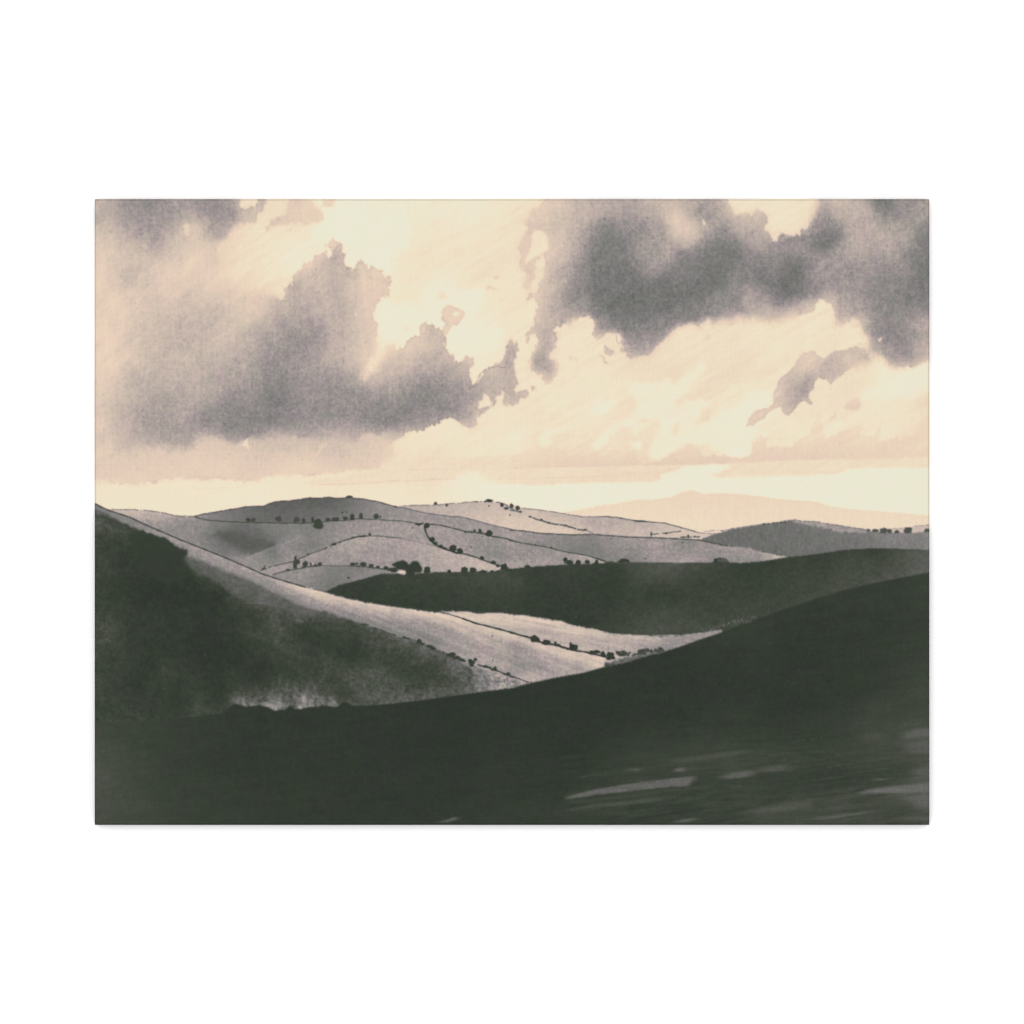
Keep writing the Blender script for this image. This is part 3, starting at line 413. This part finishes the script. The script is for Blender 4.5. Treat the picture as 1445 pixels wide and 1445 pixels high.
# foreground hill
FH = pts('D1',[(-20,826),(330,808),(600,790),(900,755),(940,700),(970,690),(1010,700),(1040,712),(1130,700),(1190,715),(1240,738),(1310,730),(1345,700),(1370,725),(1445,725)],'D2',[(0,725),(60,712),(110,715),(140,700),(180,705),(210,712),(250,710),(270,685),(300,678),(330,690),(345,705),(500,700),(700,680),(900,655),(1150,620),(1300,600),(1445,582)],'D3',[(150,548),(300,515),(500,480),(640,440),(780,410),(900,370),(1040,338),(1150,305),(1300,250),(1445,205)],'C4',[(0,1030),(120,985),(250,935),(400,880),(650,800),(850,735),(1050,690),(1250,650),(1500,603)])
fh = field(pts('D1',[(100,900,10),(60,1050,14),(300,850,8),(300,1000,8),(600,900,6.5),(600,1050,7),(1000,850,4.5),(1000,1050,4.5),(1300,800,4)],'D2',[(100,900,5),(200,1000,5),(600,800,4),(600,950,4),(1000,850,3),(1000,1000,3),(1300,750,3.5)],'D3',[(100,650,3.5),(400,600,3.5),(400,900,3),(900,550,3),(900,800,3),(1200,450,3.5),(1300,700,4)],'C4',[(400,1000,4),(800,900,4),(800,800,6),(1200,800,4.5),(1350,700,8),(1200,720,6),(1400,900,7),(300,960,7)],
 'E',[(0,300,6),(0,480,8),(200,300,4),(300,200,3),(600,200,3),(900,200,3.5),(1000,60,3.5),(1200,150,5),(1350,100,9),(1400,50,10),(1380,180,10),(1100,250,7),(1000,290,9),(300,350,6),(420,350,12),(600,315,13),(750,300,14),(700,350,12),(850,340,12),(900,300,10),(1200,270,10),(1230,240,16),(1300,300,10),(1400,235,18),(1410,280,16),(1350,330,12),(1100,370,5),(1300,385,6),(1000,400,7),(1200,450,10),(900,430,6),(700,440,8),(500,460,6),(300,470,9),(200,490,9),(600,500,5),(900,490,16),(1000,470,16),(1100,480,12),(1300,450,18),(1400,450,22),(1420,480,20),(1350,510,6),(1400,525,14),(100,520,9),(400,520,7),(800,520,9),(230,420,8),(150,400,5)]), 24)
fh = loosen(fh, 14, 50, 5)
E_STREAKS = fbm(46, 2.2, 121, 4, .75)
fh = fh + 1.5*fbm(3.5, 3, 111, 3, .8) + 1.2*fbm(90, 20, 115, 3) + E_STREAKS*np.clip((GY-690)/90, 0, 1)*np.clip((GX-450)/250, 0, 1)*3.0
lower = np.clip((GY-720)/110, 0, 1)*np.clip((GX-520)/220, 0, 1)
fh = fh+1.3*shear(fbm(60,3,407,3),-.13)+13*np.clip(shear(fbm(75,3.2,409,4,.65),-.13)-.12, 0, 1)*lower
fh = fh*(.72+.5*np.clip(np.abs(GX-560)/500, 0, 1)**1.5)+1.6*fbm(3.2,3.2,423,2,.9)
fh = fh+2.5*np.clip((120-GX)/120, 0, 1)+2.2*fbm(14, 9, 835, 4, .7)*np.clip(fh/5, .3, 1)
fh = np.maximum(fh, .3)
lay(below(FH, 900), fh, .2, 5, 0, 0)
slant = lambda x, y: y + (x)*.17
dry = np.clip(.92+.22*fbm(2.6, 2.2, 131, 2, .9)+.25*E_STREAKS, 0, 1)
def streak(l, tone, soft=1, al=.9, amp=.7):
    global T
    m = box1(box1(blur(warp(raster(pts('E', l)), amp, 6, 13), soft), 4 if tone > 35 else 8, 1), 3, 1)*al*dry
    T = T*(1-m)+(tone+4*fbm(3,3,133,2,.8))*m
dry2 = np.clip(.35+1.1*shear(fbm(38, 3.4, 427, 4, .75), -.14)+.3*fbm(2.8, 2.4, 429, 2, .9), 0, 1)
for l_, t_, a_ in (([(190,450),(300,400),(420,335),(800,280),(1100,270),(1437,195),(1437,330),(1000,365),(640,385),(400,430)], 17, .8), ([(160,510),(300,465),(700,420),(1000,400),(1437,370),(1437,532),(1000,532),(560,534),(300,505)], 18, .8), ([(-100,530),(0,480),(200,470),(200,500),(0,520)], 12, .7), ([(1150,200),(1437,120),(1437,200),(1200,260)], 11, .7)):
    a_ = blur(raster(pts('E', l_)), 6)*a_*dry2; T = T*(1-a_)+t_*a_
streak([(200,445),(300,420),(420,400),(500,390),(560,382),(648,374),(640,385),(620,408),(560,412),(430,425),(300,440),(205,456)], 36, 0, .92)
streak([(200,460),(350,445),(480,425),(700,405),(700,412),(480,440),(300,460),(200,470)], 18, 1, .8)
streak([(200,490),(300,470),(480,450),(600,440),(480,465),(300,482),(200,496)], 24, 1, .8)
streak([(730,378),(770,362),(830,355),(850,362),(820,378),(740,386)], 34, 0, .9)
streak([(840,360),(880,345),(960,335),(960,358),(900,362)], 28, 1, .8)
streak([(560,322),(620,312),(700,300),(820,284),(830,296),(700,318),(570,332)], 22, 1, .9)
streak([(570,352),(600,344),(606,356),(585,362)], 36, 0, 1)
streak([(410,352),(460,345),(465,355),(415,360)], 28, 1, 1)
streak([(330,330),(420,310),(560,295),(560,300),(420,322),(330,340)], 12, 2, .8)
streak([(1180,436),(1240,418),(1320,408),(1437,398),(1445,398),(1445,430),(1340,434),(1240,434)], 38, 1, .85)
streak([(1320,434),(1445,428),(1445,484),(1400,482),(1370,462)], 32, 4, .8)
streak([(780,505),(860,484),(960,466),(1040,462),(1040,478),(940,494),(850,504)], 26, 2, .9)
streak([(1060,455),(1180,436),(1230,436),(1180,452),(1080,470)], 20, 2, .8)
streak([(560,532),(610,520),(650,514),(640,524),(600,534)], 32, 0, 1)
streak([(1050,522),(1100,512),(1200,498),(1260,492),(1210,504),(1110,518)], 34, 0, 1)
streak([(1310,520),(1360,512),(1437,514),(1437,526),(1320,526)], 26, 1, .9)
streak([(1245,384),(1290,382),(1290,387),(1250,388)], 36, 0, 1)
streak([(1370,355),(1440,345),(1440,372),(1380,372)], 28, 2, .8)
streak([(1345,236),(1380,216),(1440,210),(1440,242),(1350,248)], 32, 2, .85)
streak([(1350,262),(1440,250),(1440,300),(1360,296)], 28, 2, .8)
streak([(1200,240),(1260,225),(1300,235),(1290,250),(1210,256)], 20, 2, .8)
streak([(-240,534),(-200,522),(-170,512),(-165,520),(-200,532)], 36, 0, 1)
streak([(770,412),(785,405),(792,410),(780,416)], 28, 0, 1)
streak([(990,32),(1040,22),(1090,16),(1040,26)], 12, 1, .8)
for k in range(150):
    x = rs.uniform(200, 1430); y = rs.uniform(250, 530)+max(0, (800-x))*.12
    if y > 532 or rs.rand() > .35+x/2200: continue
    L = rs.uniform(15, 110); (a0,a1), (b0,b1) = pts('E', [(x, y), (min(1436, x+L), y-L*.14)])
    stroke([(a0, a1), ((a0+b0)/2, (a1+b1)/2-.3), (b0, b1)], rs.uniform(.8, 2.4), rs.uniform(13, 27), .5, k, .3, rs.uniform(.2, .5))
lay(pts('C4',[(250,985),(400,930),(500,905),(520,915),(400,950),(260,995)]), 10, 2, 6, 2, alpha=.5)
stroke(pts('D2',[(500,697),(700,677),(900,651),(1150,616),(1300,596),(1445,578)]), .8, 40, .4, 21, .35, .35)

# ---- pen lines and hedges
ST = [
 ('C1',[(0,143),(18,150),(60,172),(100,190),(250,240),(400,310),(600,395),(850,495),(1030,570),(1150,625),(1290,670),(1445,716)],1.6,14,.2,0,.95),
 ('C2',[(80,730),(130,742),(180,752),(300,788),(420,813),(600,843),(750,863),(930,886)],1.0,16,.5,.05,.8),
 ('C1',[(130,186),(200,190),(280,188),(400,198),(480,210),(560,230),(690,235)],1.0,28,.4,.12,.8),
 ('C1',[(690,235),(760,218),(900,195),(1040,170),(1160,165),(1240,135),(1350,128),(1445,115)],1.3,16,.4,0,.9),
 ('C2',[(0,118),(60,108),(110,112),(180,105),(260,112),(300,110),(320,97),(345,100),(350,112),(430,118),(520,135),(640,168)],1.3,18,.4,0,.9),
 ('C2',[(640,168),(700,178),(860,215),(1020,235),(1070,235),(1170,258),(1300,295),(1445,326)],1.0,24,.3,0,.85),
 ('C3',[(0,325),(100,335),(200,350),(400,360),(570,358),(800,375),(1000,380),(1280,395),(1445,430)],1.4,16,.3,0,.9),
 ('C4',[(0,425),(60,435)],1.2,20,.3,0,.9),
 ('C1',[(700,240),(780,260),(930,272),(1250,280),(1445,282)],1.2,14,.3,0,.9),
 ('C2',[(0,278),(100,280),(200,265),(300,262),(400,250),(600,262),(700,268),(760,278),(800,288)],1.1,16,.3,.02,.9),
 ('C2',[(780,285),(800,290),(825,282)],2.4,12,.3,0,.95),
 ('C2',[(865,287),(950,295),(1040,318),(1120,337)],1.4,13,.3,0,.9),('C2',[(1110,340),(1160,342)],2.0,12,.3,0,.9),
 ('C2',[(1160,340),(1250,354),(1300,372),(1380,382),(1445,402)],1.6,12,.3,0,.9),
 ('C3',[(0,400),(150,428),(230,440),(300,458),(400,482),(430,484),(520,500),(600,525),(650,543)],1.3,14,.3,0,.9),
 ('C3',[(590,520),(660,545),(700,545)],1.4,13,.2,0,.9),
 ('C2',[(0,518),(60,490),(160,455)],1.0,16,.3,0,.85),('C2',[(160,455),(210,430),(250,412),(330,387)],1.6,13,.4,.05,.9),('C2',[(340,383),(380,374),(440,368)],2.0,12,.3,0,.95),('C2',[(440,368),(520,368),(600,376),(680,385)],1.1,15,.3,0,.9),('C2',[(680,385),(860,425),(930,445)],.8,38,.3,.1,.7),
 ('C1',[(1145,602),(1180,590)],1.4,12,.3,0,.95),('C1',[(1200,582),(1215,576)],1.3,16,.3,0,.9),('C1',[(1235,572),(1350,545),(1370,540)],1.2,14,.3,.02,.9),('C1',[(1400,525),(1445,508)],1.2,14,.3,0,.9),
 ('C1',[(1225,632),(1290,612),(1330,602),(1445,585)],1.2,14,.3,0,.9),('C2',[(0,582),(70,575),(130,570)],1.5,12,.3,0,.9),('C2',[(130,570),(240,572),(330,570)],.9,22,.3,0,.85),('C2',[(330,572),(450,578),(560,592),(640,612)],1.6,14,.5,.05,.9),
 ('C2',[(838,310),(848,345),(862,375),(880,400),(910,425),(950,445),(1000,465),(1060,485)],2.0,9,.4,0,1),('C2',[(1060,480),(1120,492),(1200,517),(1300,555),(1330,565)],1.5,12,.4,.03,.95),
 ('C2',[(1120,455),(1250,440),(1320,475),(1445,530)],.6,44,.3,.2,.5),('C3',[(0,528),(60,545)],.6,46,.3,.2,.5),
 ('C2',[(690,163),(760,160),(900,158),(1000,150),(1130,138),(1240,133)],1.0,30,.5,.12,.8),('C2',[(1330,138),(1370,145),(1445,190)],1.2,22,.5,.1,.8),
 ('C3',[(80,178),(200,190),(340,212),(500,238),(600,237)],.9,26,.3,.05,.8),('C3',[(600,237),(640,235),(720,240),(840,262),(930,270)],1.1,18,.3,0,.9),('C3',[(850,265),(920,268)],1.9,12,.2,0,.9),('C3',[(930,270),(1050,280),(1200,320),(1280,345)],1.1,20,.3,0,.85),('C3',[(1280,345),(1340,352),(1400,350)],.8,34,.3,.1,.8),
 ('C3',[(0,192),(75,205)],1.2,20,.4,0,.9),('C3',[(130,236),(210,262),(260,280),(340,292),(390,300),(460,322),(520,328)],1.6,16,.6,.08,.9),('C3',[(520,330),(565,352)],.8,36,.3,0,.8),
 ('C3',[(960,360),(1010,350),(1060,350),(1110,342),(1160,335)],1.3,24,.6,.22,.85),('C3',[(1160,380),(1210,375),(1290,375)],1.5,22,.7,.35,.85),('C3',[(1320,340),(1380,332),(1445,330)],1.0,40,.5,.3,.7),
 ('C2',[(930,884),(1000,898),(1070,920),(1100,930)],1.2,14,.3,0,.9),('C2',[(1100,930),(1180,960),(1300,990),(1445,1030)],1.9,9,.3,0,1),
 ('D3',[(0,203),(60,222),(130,240),(200,270),(260,282),(340,300),(420,325),(520,340),(600,360),(650,372)],2.0,7,.3,0,1),
 ('D2',[(410,150),(455,155)],1.7,14,.3,0,.9),('D2',[(470,172),(520,180),(580,205),(640,224)],1.4,14,.4,0,.9),('D2',[(690,238),(730,250)],1.8,12,.3,0,.9),('D2',[(140,52),(300,108),(410,150)],.9,32,.5,.2,.5),
 ('D2',[(730,250),(780,262),(900,320),(980,350),(1100,405)],1.0,16,.4,0,.85),('D2',[(1200,425),(1250,440),(1330,465),(1400,495),(1445,512)],1.6,10,.4,0,.95),('D3',[(0,500),(60,520),(110,540),(150,547)],1.3,12,.4,.05,.9),
 ('D2',[(1080,410),(1110,415),(1150,440),(1170,460)],1.0,58,.3,0,.7),
 ('D1',[(1120,12),(1180,18),(1240,35),(1285,58)],.9,22,.3,0,.6),('D1',[(1050,5),(1120,5),(1200,10)],1.4,50,.3,.1,.3),('D1',[(1385,120),(1435,132)],1.3,50,.3,0,.45),
 ('C1',[(1050,518),(1120,490),(1200,460),(1300,420),(1400,385)],3.0,64,.4,.0,.35),
 ('C4',[(1050,330),(1150,322),(1290,310)],.8,40,.3,.2,.6),('C4',[(1320,300),(1430,294)],.9,40,.3,.2,.7),
 ('C2',[(180,742),(260,704),(400,669),(470,649),(540,629),(700,626)],1.4,12,.5,0,.9),
 ('C2',[(900,617),(1050,617),(1250,611)],1.2,12,.5,0,.9),
 ('C3',[(700,546),(900,548),(1130,552),(1370,550)],.8,22,.2,0,.7),
]
for i, (t, l, w, tn, wob, gp, al) in enumerate(ST): stroke(pts(t, l), w*1.12, tn, wob, i+40, gp, al)
# ---- trees and shrubs, each blot by hand
bushes('C2',[(115,290,32,34),(115,262,16,14),(180,258,17,16),(75,258,10,20),(15,262,12,14),(232,255,28,16),(300,248,17,13),(345,235,14,22),(345,250,16,12),(405,228,12,18),(405,244,14,8),(508,236,20,18),(538,238,4,10),(278,208,8,7),(305,205,4,8)], 15, 200)
bushes('C2',[(850,298,20,18),(800,290,14,7),(890,392,19,17),(912,420,14,12),(950,440,16,12),(975,452,14,8),(1030,452,24,26),(1080,472,20,20),(1228,518,14,15),(1305,548,18,11),(1338,572,11,10),(1378,580,24,24)], 9, 230)
bushes('C2',[(465,358,10,10),(222,424,16,9),(45,492,10,6),(1178,332,9,12),(1215,334,13,14),(1276,352,23,22),(1276,338,12,12)], 13, 260)
bushes('C2',[(25,562,18,18),(30,552,12,14),(63,560,7,12),(125,560,16,13),(95,566,12,6),(350,560,20,11),(378,556,9,10),(420,560,24,16),(475,570,18,12),(520,580,14,10),(575,586,16,13),(600,596,18,12),(628,600,26,16)], 13, 280)
bushes('C2',[(855,600,22,24),(855,614,20,12),(1005,608,12,12),(1110,600,22,22),(1110,612,24,12),(1165,602,24,20),(1235,610,26,11),(1295,608,12,8),(1340,606,16,6),(1385,592,30,14),(1420,598,24,8)], 8, 310)
lay(pts('C2',[(650,606),(680,603),(712,608),(705,630),(680,628),(655,620)]), 84, .5, 5, 0)
lay(pts('C2',[(620,562),(630,545),(655,537),(690,533),(715,545),(725,560),(740,562),(750,540),(775,538),(800,550),(820,580),(820,605),(800,625),(775,615),(765,636),(712,636),(712,605),(680,597),(650,592),(635,580)]), 8, 1.2, 4, 0)
bushes('C2',[(912,147,11,11),(988,158,9,9),(1278,128,26,11),(1250,133,10,6),(1188,134,8,4),(1365,158,12,14),(1395,180,16,10),(1430,162,10,13),(1275,163,6,5),(1418,225,5,5),(325,102,22,9),(640,168,12,6),(55,110,10,5),(110,112,7,4),(755,312,5,6),(1153,442,5,5),(1230,372,5,4),(320,652,9,7),(465,655,12,8),(260,708,18,8)], 14, 350)
bushes('C3',[(10,163,12,15),(50,178,16,17),(70,203,10,7),(212,258,9,9),(262,278,11,7),(375,297,12,6),(510,325,10,6),(960,355,7,15),(1062,350,7,9),(1175,376,16,6),(1212,370,8,12),(1258,372,6,5),(1275,374,6,5),(135,236,8,5),(1172,412,7,6),(687,388,5,4),(1046,437,4,4),(918,522,8,5),(792,457,3,4)], 18, 380)
bushes('C3',[(375,528,16,15),(372,545,6,14),(405,550,24,17),(462,550,19,18),(525,545,18,15),(588,542,10,14),(585,552,16,8),(118,576,20,10),(778,535,30,15),(745,542,14,7),(803,542,12,8),(1420,535,34,18),(172,428,5,5),(280,446,7,5)], 9, 410)
bushes('C4',[(20,535,34,14),(308,288,8,7),(338,285,8,6),(372,280,8,6),(400,278,8,6),(420,276,9,7),(450,274,10,7),(1018,328,14,9),(1065,332,22,13),(1120,332,26,18),(1118,342,24,8),(1160,336,17,15),(1210,340,17,12),(1285,332,30,20),(1298,320,14,12),(1415,330,20,12),(1440,325,18,10)], 24, 430)
bushes('C4',[(760,328,14,9),(700,310,9,7),(860,344,12,8),(920,350,14,8),(660,302,8,6)], 42, 450)
bushes('C1',[(1060,258,18,12),(1095,258,16,14),(1265,252,22,18),(1390,255,18,20),(1375,268,9,10),(1380,520,10,16),(1380,550,19,22),(1395,545,18,16),(1378,575,14,18),(1440,560,12,16),(1330,600,16,8),(1168,578,5,12),(1160,590,10,6)], 16, 470)
bushes('D3',[(168,252,32,22),(165,240,16,16),(190,262,12,12),(245,275,28,18),(245,265,16,10),(306,280,10,12),(325,292,20,9),(412,292,9,22),(430,308,28,20),(448,304,14,14),(395,318,14,8),(560,345,22,16),(592,338,20,12),(630,352,16,18),(640,365,14,10),(683,362,26,24),(670,382,18,12),(700,378,14,12)], 7, 500)
bushes('D3',[(735,345,18,12),(770,342,18,13),(760,358,26,12),(790,352,10,14),(725,338,8,6),(812,345,10,8),(806,360,7,9),(850,355,12,8),(835,362,9,6),(885,335,16,16),(905,330,18,14),(935,328,14,14),(925,318,5,10),(960,332,12,12),(900,348,26,12),(870,350,8,12),(992,330,15,14),(1022,318,17,13),(1012,335,22,9),(1040,328,10,9)], 15, 530)
lay(pts('D3',[(680,410),(720,395),(780,380),(860,362),(940,348),(1040,330),(1060,338),(900,376),(780,412),(690,432),(650,436)]), 29+12*fbm(3.5,3,9,2), 1.6, 4, 0, alpha=.85)
bushes('D2',[(800,268,18,15),(800,258,10,10),(825,285,14,8),(872,300,24,10),(895,315,18,10),(1025,358,24,16),(1030,350,12,10),(1055,378,26,12),(1000,360,16,10),(1090,392,20,10),(1110,400,12,7),(965,340,5,6),(1150,402,16,16),(1183,390,11,13),(1158,425,14,14),(1165,412,16,14),(1253,438,18,9),(1280,445,12,7),(1318,452,11,14),(1300,460,12,7),(1408,488,15,10),(1385,490,12,6),(700,240,13,8),(725,248,12,6),(1300,230,5,5),(723,183,4,4),(428,150,16,5),(1303,395,3,7)], 9, 560)
# light grass tufts above the foreground hill
for i in range(46):
    x = 1305+i*8.2; (px, py), = pts('D3',[(x, 190-(x-1300)*.22+rs.uniform(-16,14))])
    stroke([(px, py+rs.uniform(1,3)), (px+rs.uniform(-2,2), py-rs.uniform(0,2))], .7, rs.uniform(30,50), 0, i, 0, .8)
for i in range(70):
    (px, py), = pts('D1',[(rs.uniform(960,1640), 0)]); yb = 850+TS*rs.uniform(640,720)-Y0
    stroke([(px, yb), (px+rs.uniform(1,5), yb-rs.uniform(3,10))], .7, rs.uniform(34,50), 0, i, 0, .25)
# specks
for k in range(150):
    x = rs.rand()*NX; y = 440+rs.rand()*430
    t0 = float(T[int(y), int(x)])
    if t0 < 30: bush(x, y, rs.uniform(.5,.9), rs.uniform(.5,.9), t0+rs.uniform(6,16), k, .6)
    elif t0 < 90: bush(x, y, rs.uniform(.5,1), rs.uniform(.5,1), t0-rs.uniform(8,25), k, .7)
for t, x, y in (('C2',588,718),('C2',795,672),('C3',447,917),('C3',995,1020),('D1',487,588),('D1',430,103),('D1',765,355),('D1',258,708),('C1',80,345),('C4',368,328)):
    (px, py), = pts(t, [(x, y)]); bush(px, py, .9, 1.0, 40 if t != 'C4' else 60, 3, .8)

# fine grain on the land and thread texture of the printed cloth
land = np.clip((GY-425)/20, 0, 1)
midt = np.clip(1-np.abs(T-60)/34, 0, 1)
T = T + land*midt*(fbm(2.8, 2.4, 141, 2, .9)*10) + land*(1-midt)*fbm(2.6,2.2,143,2,.9)*1.3
thread = (vnoise(1.4, 22, 151)*.6 + vnoise(26, 1.5, 153)*.5 + .5*vnoise(1.8, 9, 155))
T = np.clip(tri(T, .09) + thread*(1.0+2.4*np.clip(1-np.abs(T-62)/36, 0, 1))*.75, 0, 100)
LUT = np.array([(0,46,52,46),(6,54,61,52),(12,62,68,58),(20,76,80,71),(30,97,97,94),(40,117,116,114),(50,135,132,130),(60,158,149,147),(70,185,171,164),(80,211,193,178),(86,228,205,186),(91,236,214,190),(95,240,226,199),(98,238,231,207),(100,236,233,212)], float)
SRGB = np.stack([np.interp(T, LUT[:,0], LUT[:,k]) for k in (1,2,3)], -1)
# ink layers drift slightly apart in hue
hue = fbm(16, 16, 161, 3)[...,None]*np.array([1.2,-1.0,1.6])*(1+1.0*midt[...,None])
SRGB = np.clip(SRGB+hue, 0, 255)/255
LIN = np.where(SRGB <= .04045, SRGB/12.92, ((SRGB+.055)/1.055)**2.4).astype(np.float32)

# ---------------- the stretched canvas: one cloth wrapped round its edges ----------------
R = 0.0007                                # how round the folded edge is
xs = (np.arange(NX)/(NX-1)-.5)*(CW-2*R); zs = (.5-np.arange(NY)/(NY-1))*(CH-2*R)
XX, ZZ = np.meshgrid(xs, zs)
front = np.stack([XX, np.full_like(XX, -DEPTH), ZZ], -1).reshape(-1, 3)
idx = np.arange(NX*NY).reshape(NY, NX)
faces = np.stack([idx[:-1,:-1], idx[1:,:-1], idx[1:,1:], idx[:-1,1:]], -1).reshape(-1, 4)
# border loop, anticlockwise from the top left as seen from the front
lr = np.concatenate([np.arange(NY-1), np.full(NX-1, NY-1), np.arange(NY-1, 0, -1), np.zeros(NX-1, int)])
lc = np.concatenate([np.zeros(NY-1, int), np.arange(NX-1), np.full(NY-1, NX-1), np.arange(NX-1, 0, -1)])
nx = np.where(lc == 0, -1, 0)+np.where(lc == NX-1, 1, 0); nz_ = np.where(lr == 0, 1, 0)+np.where(lr == NY-1, -1, 0)
base = front[idx[lr, lc]]
prof = [(R*math.sin(a), R*(1-math.cos(a))) for a in (math.radians(d) for d in (18, 36, 54, 72, 90))]
steps = 26
prof += [(R, R+(DEPTH-R-.0008)*(k+1)/steps) for k in range(steps)]
verts = [front]; cols = [LIN.reshape(-1, 3)]; fs = [faces]; prev = idx[lr, lc]; cnt = NX*NY; n = len(lr)
for out, back in prof:
    corner = (nx != 0) & (nz_ != 0)
    s = np.where(corner, .86, 1.0)
    v = base+np.stack([nx*out*s, np.full(n, back), nz_*out*s], -1)
    ids = np.arange(cnt, cnt+n); cnt += n
    inward = int(round((back*1.0)/PX))                       # the picture runs on, mirrored, round the side
    r2 = np.clip(lr+nz_*inward, 0, NY-1); c2 = np.clip(lc-nx*inward, 0, NX-1)
    verts.append(v); cols.append(LIN[r2, c2])
    fs.append(np.stack([prev, ids, np.roll(ids, -1), np.roll(prev, -1)], -1)[:, ::-1])
    prev = ids
verts = np.concatenate(verts).astype(np.float32); cols = np.concatenate(cols); fs = np.concatenate(fs).astype(np.int32)
me = bpy.data.meshes.new('canvas_print')
me.vertices.add(len(verts)); me.vertices.foreach_set('co', verts.ravel())
me.loops.add(len(fs)*4); me.loops.foreach_set('vertex_index', fs.ravel())
me.polygons.add(len(fs)); me.polygons.foreach_set('loop_start', np.arange(0, len(fs)*4, 4, dtype=np.int32)); me.polygons.foreach_set('loop_total', np.full(len(fs), 4, np.int32))
me.update(calc_edges=True); me.validate()
ca = me.attributes.new('ink', 'FLOAT_COLOR', 'POINT')
ca.data.foreach_set('color', np.concatenate([cols*INK, np.ones((len(cols), 1), np.float32)], 1).astype(np.float32).ravel())
me.polygons.foreach_set('use_smooth', np.ones(len(fs), bool))
m, N_, L_, P_ = material('printed_cotton_canvas')
at = N_.new('ShaderNodeAttribute'); at.attribute_name = 'ink'
P_.inputs['Roughness'].default_value = .85; P_.inputs['Specular IOR Level'].default_value = .0
L_.new(at.outputs['Color'], P_.inputs['Base Color'])
tc = N_.new('ShaderNodeTexCoord')
def weave(direction):
    wv = N_.new('ShaderNodeTexWave'); wv.bands_direction = direction; wv.inputs['Scale'].default_value = 210; wv.inputs['Distortion'].default_value = 1.5
    wv.inputs['Detail'].default_value = 1; wv.inputs['Detail Scale'].default_value = 2
    L_.new(tc.outputs['Object'], wv.inputs['Vector']); return wv
ad = N_.new('ShaderNodeMath'); ad.operation = 'ADD'
L_.new(weave('X').outputs['Fac'], ad.inputs[0]); L_.new(weave('Z').outputs['Fac'], ad.inputs[1])
bp = N_.new('ShaderNodeBump'); bp.inputs['Strength'].default_value = .35; bp.inputs['Distance'].default_value = .00015
L_.new(ad.outputs[0], bp.inputs['Height']); L_.new(bp.outputs['Normal'], P_.inputs['Normal'])
me.materials.append(m)
o = bpy.data.objects.new('canvas_print', me); col.objects.link(o)
o['label'] = 'stretched canvas print of rolling hills under dark clouds, hung on the white wall'
o['category'] = 'canvas print'
